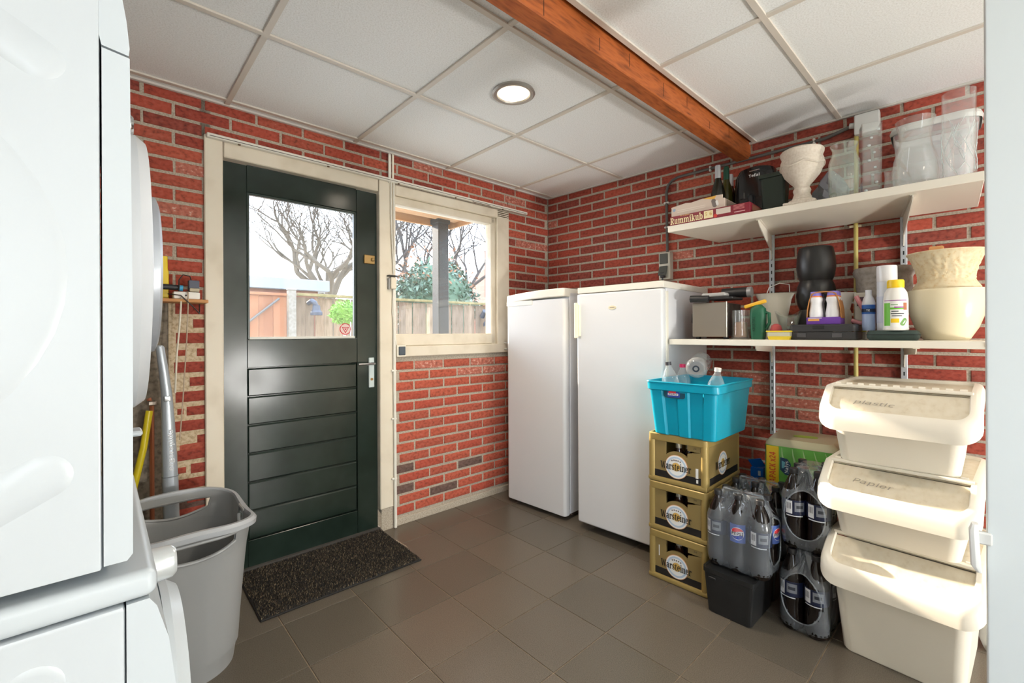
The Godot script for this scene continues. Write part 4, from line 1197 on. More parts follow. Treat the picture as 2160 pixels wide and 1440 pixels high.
	part("upper_shell", G.new().loft([G.rr(0.243, 0.193, 0.016, 0.036, 3), G.rr(0.243, 0.193, 0.016, 0.062, 3), G.rr(0.232, 0.182, 0.014, 0.068, 3)]), ch, t)
	for x in [-0.075, 0.055]: part("latch", G.new().box(V(x, 0.02, 0.0975), V(0.034, 0.018, 0.004), 0.001), mat(c8(78, 78, 82), 0.4), t)
	part("handle_recess", G.new().box(V(-0.01, 0.056, 0.097), V(0.044, 0.016, 0.003), 0.001), mat(c8(30, 30, 32), 0.6), t)
	# carton of four small bottles
	t = thing("drink_carton", "purple cardboard carrier of small white bottles on the tool case", "carton", W(1.946, LOW + 0.068, 0.41), RW)
	var pu := mat(c8(112, 62, 168), 0.5)
	part("tray", G.new().box(V(0, 0.016, 0), V(0.125, 0.032, 0.11), 0.002), pu, t)
	part("print", G.new().box(V(-0.035, 0.02, 0.0556), V(0.042, 0.009, 0.001)), mat(c8(238, 176, 96), 0.5), t)
	part("print_line", G.new().box(V(-0.03, 0.028, 0.0556), V(0.05, 0.003, 0.001)), mat(c8(230, 220, 236), 0.5), t)
	var arch := []
	for i in 13:
		var w := PI * i / 12
		arch.append(Vector2(-cos(w) * 0.064, 0.03 + 0.085 * minf(1.0, sin(w) * 1.4) + 0.032 * sin(w)))
	var poly := PackedVector2Array(arch)
	for i in range(12, -1, -1): poly.append(Vector2(arch[i].x * 0.96, arch[i].y - 0.005))
	part("handle_band", G.new().prism(poly, -0.05, 0.045), mat(c8(186, 128, 72), 0.7), t)
	for x in [-0.031, 0.031]:
		for z in [0.024, -0.026]:
			var bo := part("bottle", G.new().lathe([[0.0, 0.005], [0.026, 0.005], [0.027, 0.03], [0.023, 0.06], [0.022, 0.075], [0.026, 0.09], [0.024, 0.1], [0.021, 0.104], [0.0, 0.104]], 18), mat(c8(236, 236, 240), 0.25), t, V(x, 0.02, z))
			part("cap", G.new().lathe([[0.0, 0.104], [0.022, 0.104], [0.022, 0.112], [0.0205, 0.126], [0.0, 0.126]], 18), mat(c8(140, 126, 214), 0.35), bo)
			part("collar", G.new().lathe([[0.0222, 0.1], [0.0232, 0.101], [0.0225, 0.107], [0.021, 0.107]], 18, false, false), mat(c8(228, 130, 66), 0.4), bo)
	t = thing("white_cup", "white cup standing behind the drink carton", "cup", W(1.985, LOW, 0.25), RW)
	part("cup", vessel([[0.03, 0.14], [0.036, 0.17], [0.05, 0.212], [0.053, 0.216]], 0.003, 28), mat(c8(232, 228, 222), 0.3), t)
	part("stack", G.new().lathe([[0.0, 0.0], [0.036, 0.0], [0.036, 0.12], [0.03, 0.14], [0.0, 0.141]], 24), mat(c8(206, 200, 186), 0.5), t)
	part("ear", G.new().tube([V(0.046, 0.205, 0), V(0.07, 0.205, 0), V(0.075, 0.185, 0), V(0.055, 0.165, 0), V(0.036, 0.17, 0)], 0.004, 8), mat(c8(232, 228, 222), 0.3), t)
	t = thing("pruning_shears", "pink handled pruning shears leaning beside the drink carton", "shears", W(2.082, LOW, 0.36), RW)
	part("handle", G.new().tube([V(-0.03, 0.19, 0.02), V(-0.022, 0.17, 0.02), V(0.0, 0.12, 0.02), V(0.022, 0.075, 0.02)], 0.009, 8), mat(c8(206, 140, 146), 0.4), t)
	part("handle", G.new().tube([V(-0.045, 0.085, 0.03), V(-0.02, 0.074, 0.03), V(0.015, 0.07, 0.02)], 0.009, 8), mat(c8(206, 140, 146), 0.4), t)
	part("blade", G.new().tube([V(0.02, 0.078, 0.02), V(0.032, 0.04, 0.0), V(0.03, 0.003, -0.01)], 0.006, 6, 0.4), mat(c8(70, 66, 64), 0.4, 0.5), t)
	t = thing("spray_carton", "small grey and green garden spray pack behind the shears", "pack", W(2.058, LOW, 0.282), RW)
	part("pack", G.new().box(V(0, 0.105, 0), V(0.045, 0.21, 0.036), 0.004), mat(c8(186, 182, 170), 0.6), t)
	part("yellow_label", G.new().box(V(0.005, 0.06, 0.0205), V(0.032, 0.05, 0.001)), mat(c8(196, 190, 70), 0.5), t)
	part("dark_label", G.new().box(V(0.006, 0.17, 0.0205), V(0.036, 0.04, 0.001)), mat(c8(70, 46, 60), 0.5), t)
	# stone bowl
	t = thing("stone_bowl", "weathered grey stone bowl with carved ribs behind the spray can", "stone bowl", W(2.125, LOW, 0.13), RW)
	var stone := textured(c8(164, 156, 148), 0.95, tex(63, 0.05, [[0, c8(170, 168, 165)], [0.5, c8(230, 228, 225)], [1, c8(255, 255, 255)]], 128, 4), V(6, 6, 6))
	rings = []
	for k in [[0.04, 0.0, 0], [0.045, 0.03, 0], [0.028, 0.07, 0], [0.035, 0.11, 0], [0.06, 0.14, 1], [0.09, 0.19, 1], [0.1, 0.24, 1], [0.103, 0.285, 0], [0.112, 0.3, 0], [0.115, 0.315, 0], [0.11, 0.33, 0], [0.1, 0.33, 0], [0.09, 0.28, 0], [0.0005, 0.2, 0]]:
		var a := PackedVector3Array()
		for j in 48: a.append(V(cos(TAU * j / 48) * k[0] * (1 + 0.03 * k[2] * cos(TAU * j / 8)), k[1], sin(TAU * j / 48) * k[0] * (1 + 0.03 * k[2] * cos(TAU * j / 8))))
		rings.append(a)
	part("bowl", G.new().loft(rings), stone, t)
	# cans on a green case
	t = thing("green_case", "small dark green zip case under the plant care bottle", "case", W(2.18, LOW, 0.45), RW)
	part("shell", G.new().loft([G.rr(0.145, 0.12, 0.02, 0.0, 4), G.rr(0.16, 0.135, 0.025, 0.01, 4), G.rr(0.162, 0.137, 0.025, 0.024, 4), G.rr(0.156, 0.13, 0.025, 0.034, 4), G.rr(0.14, 0.116, 0.02, 0.04, 4)]), mat(c8(48, 66, 62), 0.6), t)
	part("zip", G.new().loft([G.rr(0.1645, 0.1395, 0.026, 0.021, 4), G.rr(0.1645, 0.1395, 0.026, 0.0245, 4)]), mat(c8(28, 38, 36), 0.7), t)
	t = thing("spray_can", "white spray can with a glossy cap behind the plant care bottle", "spray can", W(2.158, LOW + 0.04, 0.415), RW)
	part("can", G.new().lathe([[0.0, 0.0], [0.032, 0.0], [0.033, 0.01], [0.033, 0.2], [0.03, 0.21], [0.0, 0.211]], 28), mat(c8(206, 210, 218), 0.3), t)
	part("cap", G.new().lathe([[0.0325, 0.2], [0.034, 0.205], [0.034, 0.262], [0.031, 0.267], [0.0, 0.268]], 28, false), mat(c8(222, 222, 224), 0.2), t)
	part("print_band", G.new().lathe([[0.0332, 0.03], [0.0336, 0.03], [0.0336, 0.14], [0.0332, 0.14]], 28, false, false), mat(c8(190, 196, 212), 0.4), t)
	t = thing("blue_bottle", "pale blue bottle with a dark blue label band beside the spray can", "bottle", W(2.097, LOW + 0.04, 0.40), RW)
	part("bottle", G.new().lathe([[0.0, 0.0], [0.022, 0.0], [0.023, 0.01], [0.023, 0.115], [0.018, 0.135], [0.011, 0.15], [0.011, 0.165], [0.0, 0.165]], 24), mat(c8(168, 188, 224), 0.3), t)
	part("shoulder", G.new().lathe([[0.0234, 0.11], [0.0234, 0.116], [0.0184, 0.136], [0.0115, 0.151], [0.0115, 0.172], [0.0, 0.173]], 24, false), mat(c8(216, 220, 228), 0.3), t)
	part("label", G.new().lathe([[0.0232, 0.07], [0.0238, 0.07], [0.0238, 0.108], [0.0232, 0.108]], 24, false, false), mat(c8(36, 92, 170), 0.4), t)
	part("label_band", G.new().lathe([[0.0234, 0.078], [0.0241, 0.078], [0.0241, 0.092], [0.0234, 0.092]], 24, false, false), mat(c8(20, 36, 60), 0.4), t)
	part("lettering", words("TE", 0.012, 0.008).bend(0.0245), mat(c8(226, 230, 236), 0.5), t, V(0, 0.085, 0))
	# plant care bottle
	t = thing("plant_care_bottle", "white bottle with a yellow cap and green plant care label", "bottle", W(2.19, LOW + 0.04, 0.485), RW)
	part("bottle", G.new().lathe([[0.0, 0.0], [0.038, 0.0], [0.04, 0.004], [0.04, 0.008], [0.0385, 0.012], [0.0385, 0.125], [0.035, 0.15], [0.025, 0.168], [0.022, 0.18], [0.0, 0.18]], 32), mat(c8(232, 230, 224), 0.3), t)
	part("cap", G.new().lathe([[0.0, 0.168], [0.026, 0.168], [0.027, 0.172], [0.027, 0.194], [0.024, 0.2], [0.0, 0.2]], 28), mat(c8(246, 206, 36), 0.35), t)
	var lb := part("label", curved(0.1, 0.012, 0.12, 0.0387), mat(c8(238, 238, 234), 0.45), t)
	part("green_stripe", curved_at(-0.028, 0.026, 0.018, 0.108, 0.0389), mat(c8(110, 190, 60), 0.45), lb)
	part("green_bar", curved_at(0.012, 0.055, 0.082, 0.09, 0.0389), mat(c8(110, 190, 60), 0.45), lb)
	part("purple_line", curved_at(0.0, 0.08, 0.116, 0.119, 0.0389), mat(c8(150, 70, 150), 0.45), lb)
	part("purple_bar", curved_at(0.018, 0.04, 0.088, 0.093, 0.0391), mat(c8(160, 80, 160), 0.45), lb)
	part("brown_corner", curved_at(0.034, 0.014, 0.08, 0.108, 0.0393), mat(c8(168, 96, 62), 0.45), lb)
	part("yellow_badge", curved_at(0.0, 0.026, 0.03, 0.046, 0.0391), mat(c8(246, 206, 36), 0.45), lb)
	part("leaf_print", G.new().prism(capsule(Vector2(0.024, 0.026), Vector2(0.032, 0.04), 0.008), 0.0003, 0.0006).bend(0.0389), mat(c8(96, 150, 60), 0.5), lb)
	var ink := mat(c8(60, 66, 70), 0.5)
	for k in 3: part("small_print", curved_at([0.0, 0.008, 0.006][k], [0.022, 0.042, 0.032][k], 0.073 - k * 0.009, 0.0765 - k * 0.009, 0.0392), ink, lb)
	part("small_print", curved_at(-0.002, 0.022, 0.099, 0.103, 0.0392), mat(c8(150, 180, 140), 0.5), lb)
	# cream pot with a relief urn in it
	t = thing("cream_pot", "large glossy cream ceramic pot on the lower shelf", "plant pot", W(2.333, LOW, 0.31), RW)
	part("pot", vessel([[0.066, 0.0], [0.072, 0.008], [0.094, 0.05], [0.11, 0.1], [0.117, 0.15], [0.118, 0.195], [0.116, 0.203]], 0.008, 48), mat(c8(228, 216, 184), 0.2), t)
	t = thing("relief_urn", "flared cream urn with leaf relief standing in the cream pot", "urn", W(2.333, LOW + 0.19, 0.31), RW)
	var cr := textured(c8(224, 212, 182), 0.7, tex(64, 0.06, [[0, c8(222, 186, 140)], [0.35, c8(246, 238, 226)], [1, c8(255, 255, 255)]], 128, 4), V(7, 7, 7))
	rings = []
	for k in [[0.1, 0.0, 0], [0.102, 0.02, 0], [0.096, 0.03, 0], [0.09, 0.04, 0], [0.086, 0.05, 0.4], [0.0865, 0.057, 1], [0.087, 0.065, 1], [0.088, 0.073, 1], [0.089, 0.081, 1], [0.0905, 0.09, 1], [0.093, 0.1, 1], [0.096, 0.11, 1], [0.1, 0.122, 1], [0.105, 0.134, 0.6], [0.112, 0.15, 0], [0.121, 0.16, 0], [0.12, 0.164, 0], [0.108, 0.158, 0], [0.08, 0.1, 0], [0.07, 0.02, 0], [0.001, 0.018, 0]]:
		var a := PackedVector3Array()
		for j in 144:
			var w := TAU * j / 144
			var rad: float = k[0] * (1 + 0.03 * k[2] * sin(w * 12 + 2.2 * sin(k[1] * 95)) * sin(k[1] * 150 + 2.5 * sin(w * 8)))
			a.append(V(cos(w) * rad, k[1], sin(w) * rad))
		rings.append(a)
	part("urn", G.new().loft(rings), cr, t)
	part("filling", G.new().lathe([[0.0, 0.12], [0.085, 0.12], [0.09, 0.15], [0.0, 0.152]], 20), mat(c8(120, 100, 80), 0.95), t)
	var tc := [mat(c8(226, 152, 92), 0.85), mat(c8(234, 172, 112), 0.85)]
	for k in 4:
		var blk := thing("clay_shard", ["flat orange clay piece lying in the relief urn, leftmost", "tall ridged orange clay piece in the relief urn", "small orange clay piece in the relief urn, rightmost", "orange clay piece at the back of the relief urn"][k], "clay piece", W([2.283, 2.306, 2.336, 2.32][k], LOW + 0.342, [0.32, 0.31, 0.305, 0.27][k]), RW + [0.3, -0.1, 0.2, 0.5][k], "orange clay pieces in the urn")
		part("piece", G.new().box(V(0, [0.011, 0.02, 0.012, 0.013][k], 0), V([0.04, 0.044, 0.03, 0.04][k], [0.022, 0.04, 0.024, 0.026][k], 0.022), 0.005, 2), tc[k % 2], blk)

func curved(w: float, y0: float, y1: float, R: float) -> G: return curved_at(0.0, w, y0, y1, R)

func curved_at(x: float, w: float, y0: float, y1: float, R: float) -> G:
	# a thin sheet wrapped round an upright cylinder
	var g := G.new()
	for i in 12:
		var a := (x - w / 2 + w * i / 12) / R
		var b := (x - w / 2 + w * (i + 1) / 12) / R
		g.q(V(sin(a) * R, y0, cos(a) * R), V(sin(b) * R, y0, cos(b) * R), V(sin(b) * R, y1, cos(b) * R), V(sin(a) * R, y1, cos(a) * R))
	return g

# ---------------------------------------------------------------- crates and the blue bin
func crates() -> void:
	var gold := mat(c8(166, 143, 86), 0.38, 0.25)
	var flat := mat(c8(142, 122, 76), 0.5, 0.15)
	var ink := mat(c8(26, 24, 24), 0.5)
	var dull := mat(c8(226, 226, 222), 0.45)
	var blue := mat(c8(176, 194, 214), 0.5)
	var ochre := mat(c8(206, 168, 92), 0.5)
	var lab := ["gold beer crate lettered Warsteiner, bottom of the stack of three", "gold beer crate lettered Warsteiner, middle of the stack of three", "gold beer crate lettered Warsteiner, top of the stack under the blue bin"]
	var cw := 0.285
	var cd := 0.4
	var ch := 0.2305
	for k in 3:
		var y := k * (ch + 0.0012)
		var t := thing("beer_crate", lab[k], "beer crate", W(1.4435, y, 0.62), RW - 0.03, "stacked gold beer crates")
		# rim, base and corner posts leave an open middle
		part("base", G.new().box(V(0, 0.012, 0), V(cw, 0.024, cd), 0.008, 2), gold, t)
		part("rim", G.new().loft([G.rr(cw - 0.004, cd - 0.004, 0.02, ch - 0.034, 4), G.rr(cw, cd, 0.02, ch - 0.03, 4), G.rr(cw, cd, 0.02, ch - 0.004, 4), G.rr(cw - 0.008, cd - 0.008, 0.018, ch, 4), G.rr(cw - 0.024, cd - 0.024, 0.014, ch, 4), G.rr(cw - 0.024, cd - 0.024, 0.014, ch - 0.034, 4), G.rr(cw - 0.004, cd - 0.004, 0.02, ch - 0.034, 4)], false, false), gold, t)
		for sx in [-1, 1]:
			for sz in [-1, 1]:
				part("corner_post", G.new().loft([G.rr(0.032, 0.032, 0.014, 0.02, 4, sx * (cw / 2 - 0.017), sz * (cd / 2 - 0.017)), G.rr(0.032, 0.032, 0.014, ch - 0.03, 4, sx * (cw / 2 - 0.017), sz * (cd / 2 - 0.017))]), gold, t)
		# end panel with an arched grip hole: left, right, below
		var zf := cd / 2 - 0.008
		var w := cw / 2 - 0.028
		var hx0 := -0.056
		var hx1 := 0.05
		var top := ch - 0.03
		var low := PackedVector2Array([Vector2(-w, 0.022), Vector2(w, 0.022), Vector2(w, top - 0.03), Vector2(hx1, top - 0.044)])
		for i in 11:
			var a := lerpf(0.75, -0.75, i / 10.0)
			low.append(Vector2(-0.003 + sin(a) * 0.075, 0.086 + cos(a) * 0.075 - 0.006))
		low.append(Vector2(hx0, top - 0.03))
		low.append(Vector2(-w, top - 0.03))
		part("end_panel", G.new().prism(low, zf - 0.012, zf - 0.002), flat, t)
		part("end_panel", G.new().box(V((-w + hx0) / 2, top - 0.014, zf - 0.007), V(w + hx0, 0.034, 0.01)), flat, t)
		part("end_panel", G.new().box(V((w + hx1) / 2, top - 0.014, zf - 0.007), V(w - hx1, 0.034, 0.01)), flat, t)
		part("end_panel", G.new().box(V(0, 0.11, -cd / 2 + 0.012), V(cw - 0.04, 0.18, 0.01)), flat, t)
		for sx in [-1, 1]: part("side_panel", G.new().box(V(sx * (cw / 2 - 0.008), 0.11, 0), V(0.01, 0.18, cd - 0.05)), flat, t)
		var frame_m := gold
		part("panel_frame", G.new().box(V(-w - 0.001, 0.108, zf), V(0.005, 0.172, 0.008), 0.002), frame_m, t)
		part("panel_frame", G.new().box(V(w + 0.001, 0.108, zf), V(0.005, 0.172, 0.008), 0.002), frame_m, t)
		# print on the end and on the side
		part("black_band", G.new().box(V(0, 0.04, zf - 0.0018), V(2 * w - 0.004, 0.032, 0.001)), ink, t)
		part("badge", G.new().disc(V(-0.003, 0.085, zf - 0.0016), 0.055, 0.0012, 40), mat(c8(206, 150, 110), 0.5), t)
		part("badge_face", G.new().disc(V(-0.003, 0.085, zf - 0.0012), 0.0525, 0.0012, 40), dull, t)
		part("badge_ring", G.new().disc(V(-0.003, 0.085, zf - 0.0008), 0.047, 0.0012, 40), blue, t)
		part("badge_middle", G.new().disc(V(-0.003, 0.085, zf - 0.0004), 0.039, 0.0012, 40), dull, t)
		part("badge_sun", G.new().disc(V(-0.003, 0.085, zf), 0.02, 0.0012, 24), ochre, t)
		for i in 5:
			part("crown", G.new().disc(V(-0.023 + i * 0.01, 0.112 + (0.003 if i in [1, 2, 3] else 0.0), zf + 0.0012), 0.0035, 0.0006, 10), mat(c8(120, 110, 110), 0.5), t)
		lettering("Warsteiner", 0.148, 0.034, ink, t, V(-0.006, 0.086, zf + 0.0022), true, Basis.IDENTITY, 700)
		lettering("24", 0.014, 0.008, mat(c8(90, 76, 50), 0.5), t, V(0.084, top - 0.016, zf - 0.0012))
		part("side_band", G.new().box(V(cw / 2 - 0.0028, 0.04, 0), V(0.001, 0.032, cd - 0.07)), ink, t)
		var sb := Basis(V(0, 0, -1), V(0, 1, 0), V(1, 0, 0))
		var sx0 := cw / 2 - 0.0026
		for d in [[0.055, mat(c8(206, 150, 110), 0.5)], [0.0525, dull], [0.047, blue], [0.039, dull], [0.02, ochre]]:
			part("side_badge", G.new().at(Vector3.ZERO, sb).disc(V(0, 0.1, 0), d[0], 0.0006 + (0.055 - d[0]) * 0.03, 40), d[1], t, V(sx0, 0, 0.02))
		lettering("Warsteiner", 0.17, 0.038, ink, t, V(sx0 + 0.0022, 0.1, 0.02), true, sb)
		if k == 2:
			part("torn_label", G.new().box(V(0.094, 0.075, zf + 0.0), V(0.012, 0.044, 0.001)), dull, t)
			part("torn_label", G.new().box(V(0.095, 0.04, zf + 0.0), V(0.009, 0.016, 0.001)), dull, t)
		if k == 0: part("scratch", G.new().box(V(-0.09, 0.135, zf - 0.001), V(0.004, 0.05, 0.0008)), dull, t)
		# bottle necks that show through the grip hole
		for j in 2:
			var bt := thing("beer_bottle", ["silver-capped brown beer bottle behind the grip hole, %s crate" % ["bottom", "middle", "top"][k], "shadowed brown beer bottle in the grip hole's corner, %s crate" % ["bottom", "middle", "top"][k]][j], "beer bottle", W(1.418 + j * 0.045, y + 0.026, 0.745 - j * 0.012), RW, "beer bottles in the crates")
			part("bottle", G.new().lathe([[0.0, 0.0], [0.026, 0.0], [0.026, 0.1], [0.014, 0.135], [0.012, 0.15], [0.0, 0.15]], 16), mat(c8(48, 26, 14), 0.1), bt)
			part("foil", G.new().lathe([[0.0145, 0.13], [0.0145, 0.14], [0.0135, 0.168], [0.0, 0.169]], 16, false), mat(c8(212, 206, 190), 0.25, 0.6), bt)
	# blue bin on the crates
	var bl := mat(c8(0, 150, 178), 0.32)
	var yb := 0.6955
	var b := thing("blue_storage_bin", "bright blue plastic bin of empty bottles on the beer crates", "storage bin", W(1.482, yb, 0.645), RW - 0.03)
	var z1 := 0.2
	# walls with ribbed front, open top
	var ring := func(w: float, d: float, y: float, ins: float) -> PackedVector3Array:
		var a := PackedVector3Array()
		var base := G.rr(w - 2 * ins, d - 2 * ins, 0.02, y, 3)
		var n := base.size()
		for i in n:
			a.append(base[i])
			var p: Vector3 = base[i]
			var q2: Vector3 = base[(i + 1) % n]
			if absf(p.z - q2.z) < 0.001 and p.z > 0:      # front face: two shallow vertical flutes
				for e in [[0.12, 0.0], [0.15, 0.008], [0.36, 0.008], [0.39, 0.0], [0.56, 0.0], [0.6, 0.01], [0.8, 0.01], [0.84, 0.0]]:
					a.append(V(lerpf(p.x, q2.x, e[0]), y, p.z - e[1] * (1.0 if ins == 0.0 else 1.0)))
			elif absf(p.z - q2.z) < 0.001:
				for e in [0.12, 0.15, 0.36, 0.39, 0.56, 0.6, 0.8, 0.84]: a.append(V(lerpf(p.x, q2.x, e), y, p.z))
		return a
	part("shell", G.new().loft([ring.call(0.276, 0.37, 0.0, 0.0), ring.call(0.284, 0.378, 0.004, 0.0), ring.call(0.318, 0.42, 0.218, 0.0), ring.call(0.318, 0.42, 0.218, 0.003), ring.call(0.284, 0.378, 0.006, 0.003)]), bl, b)
	part("rim", G.new().loft([G.rr(0.324, 0.426, 0.024, 0.208, 4), G.rr(0.336, 0.438, 0.028, 0.212, 4), G.rr(0.338, 0.44, 0.028, 0.242, 4), G.rr(0.346, 0.448, 0.03, 0.246, 4), G.rr(0.344, 0.446, 0.03, 0.25, 4), G.rr(0.326, 0.428, 0.024, 0.25, 4), G.rr(0.312, 0.414, 0.02, 0.21, 4)], false, false), bl, b)
	part("grip_opening", G.new().prism(rounded(Vector2(-0.03, 0.194), Vector2(0.1, 0.036), 0.012), 0.2065, 0.2085), mat(c8(16, 70, 88), 0.5), b)
	part("grip_label", G.new().prism(rounded(Vector2(-0.034, 0.194), Vector2(0.06, 0.026), 0.006), 0.2086, 0.209), mat(c8(44, 66, 150), 0.4), b)
	part("grip_label_red", G.new().prism(rounded(Vector2(-0.04, 0.203), Vector2(0.036, 0.009), 0.004), 0.2091, 0.2094), mat(c8(214, 60, 70), 0.4), b)
	part("grip_label_white", G.new().prism(rounded(Vector2(-0.036, 0.194), Vector2(0.05, 0.011), 0.004), 0.2091, 0.2094), mat(c8(226, 226, 230), 0.4), b)
	lettering("PEPSI", 0.04, 0.008, mat(c8(26, 28, 40), 0.5), b, V(-0.036, 0.194, 0.2097))
	# empty bottles in the bin
	var clear := glass(c8(226, 232, 234), 0.1, 0.04)
	var eb := [[1.41, 0.76, 0.088, 0.1, 0.12, "clear empty bottle with a dark cap at the front of the blue bin", c8(50, 50, 54)], [1.56, 0.72, 0.067, 0.1, -0.1, "clear empty bottle with a pale neck, nearest the blue bin's corner", c8(196, 190, 186)], [1.375, 0.6, 0.067, 0.0, 0.0, "clear empty bottle with a red cap deep in the blue bin", c8(186, 30, 84)]]
	for e in eb:
		var o := thing("empty_bottle", e[5], "bottle", W(e[0], yb + e[2] - 0.06, e[1]), RW, "empty bottles in the blue bin")
		o.rotation.z = e[4]
		part("bottle", bottle_shape(0.3, 0.043, true), clear, o)
		part("cap", G.new().lathe([[0.0, 0.292], [0.0145, 0.292], [0.0145, 0.309], [0.0, 0.309]], 16), mat(e[6], 0.4), o)
	var lie := thing("empty_bottle", "clear empty bottle lying on top, its round base with a dark ring facing out", "bottle", W(1.475, yb + 0.302, 0.68), RW, "empty bottles in the blue bin")
	var lb := part("bottle", bottle_shape(0.3, 0.05, true), glass(c8(226, 232, 234), 0.13, 0.04), lie)
	lb.rotation = V(-1.45, 0.25, 0.0)
	var rg := part("base_mark", G.new().lathe([[0.009, -0.0012], [0.016, -0.0012], [0.016, 0.0], [0.009, 0.0]], 20, false, false), mat(c8(50, 56, 66), 0.4), lb)
	rg.position = V(0, -0.001, 0)

func rounded(c: Vector2, s: Vector2, r: float) -> PackedVector2Array:
	var a := PackedVector2Array()
	for v in G.rr(s.x, s.y, r, 0, 4): a.append(c + Vector2(v.x, v.z))
	return a

func bottle_shape(h: float, r: float, open := false) -> G:
	var k := h / 0.3
	var p := [[0.0, 0.006], [r * 0.45, 0.004], [r * 0.7, 0.0], [r * 0.88, 0.006], [r, 0.024], [r, 0.05], [r * 0.93, 0.09 * k], [r * 0.95, 0.11 * k], [r, 0.125 * k], [r, 0.19 * k], [r * 0.96, 0.205 * k], [r * 0.8, 0.24 * k], [r * 0.5, 0.268 * k], [0.014, 0.282 * k], [0.0135, 0.29 * k], [0.0, 0.29 * k]]
	return G.new().lathe(p, 28)

# ---------------------------------------------------------------- cola packs
var bottle_mesh: ArrayMesh
var cap_mesh: ArrayMesh
var label_mesh: ArrayMesh

func cola_bottle(p: Node, x: float, y: float, z: float, turn: float, h: float, r: float, face: int) -> void:
	if bottle_mesh == null:
		bottle_mesh = bottle_shape(h, r).mesh()
		cap_mesh = G.new().lathe([[0.0, h * 0.955], [0.0155, h * 0.955], [0.016, h * 0.96], [0.016, h * 1.01], [0.0145, h * 1.018], [0.0, h * 1.018]], 18).mesh()
		label_mesh = G.new().lathe([[r, h * 0.44], [r * 1.012, h * 0.445], [r * 1.012, h * 0.625], [r, h * 0.63]], 28, false, false).mesh()
	var b := part("bottle", bottle_mesh, mat(c8(22, 16, 14), 0.08), p, V(x, y, z))
	b.rotation.y = turn
	part("cap", cap_mesh, mat(c8(40, 40, 42), 0.4), b)
	var l := part("label", label_mesh, mat(c8(26, 34, 62), 0.3), b)
	if face == 0: return
	var R := r * 1.02
	var ym := h * 0.535
	if face == 1:        # round red, white and blue badge
		var rad := 0.0252
		var circ := func(x: float) -> float: return sqrt(maxf(0.0, rad * rad - x * x))
		var wave := func(x: float) -> float: return 0.003 * sin(x * 110)
		part("badge_plate", strip(-0.031, 0.031, func(_x): return -0.037, func(_x): return 0.037, 0.0004).bend(R), mat(c8(70, 96, 168), 0.4), l, V(0, ym, 0))
		part("badge", strip(-rad, rad, func(x): return -circ.call(x), circ, 0.0008).bend(R), mat(c8(228, 228, 232), 0.4), l, V(0, ym, 0))
		part("badge_red", strip(-0.0205, 0.0205, func(x): return 0.008 + wave.call(x), func(x): return maxf(0.008 + wave.call(x), circ.call(x) * 0.92), 0.0012).bend(R), mat(c8(216, 58, 66), 0.4), l, V(0, ym, 0))
		part("badge_blue", strip(-0.0205, 0.0205, func(x): return minf(-0.008 + wave.call(x), -circ.call(x) * 0.92), func(x): return -0.008 + wave.call(x), 0.0012).bend(R), mat(c8(48, 70, 160), 0.4), l, V(0, ym, 0))
		part("lettering", words("PEPSI", 0.042, 0.012).at_z(0.0018).bend(R), mat(c8(30, 34, 50), 0.5), l, V(0, ym, 0))
	else:                # back of the label: white panel, bar code, small print
		part("bar_code_panel", curved_at(-0.02 * 1.0, 0.024, ym - 0.024, ym + 0.026, R + 0.0006), mat(c8(216, 218, 222), 0.5), l)
		for i in 4: part("bar", curved_at(-0.027 + i * 0.0045, 0.002, ym - 0.006, ym + 0.018, R + 0.0012), mat(c8(80, 84, 92), 0.5), l)
		part("text_panel", curved_at(0.018, 0.036, ym - 0.014, ym + 0.022, R + 0.0006), mat(c8(120, 124, 132), 0.5), l)
		part("small_print", curved_at(0.018, 0.024, ym - 0.002, ym + 0.01, R + 0.0012), mat(c8(44, 48, 58), 0.5), l)
		part("text_line", curved_at(0.0, 0.06, ym - 0.034, ym - 0.03, R + 0.0006), mat(c8(200, 204, 210), 0.5), l)

func strip(x0: float, x1: float, lo: Callable, hi: Callable, z: float) -> G:
	# a flat print between two curves, cut into narrow upright strips so that it can be bent
	var g := G.new()
	for i in 20:
		var a := lerpf(x0, x1, i / 20.0)
		var b := lerpf(x0, x1, (i + 1) / 20.0)
		g.q(V(a, lo.call(a), z), V(b, lo.call(b), z), V(b, hi.call(b), z), V(a, hi.call(a), z))
	return g

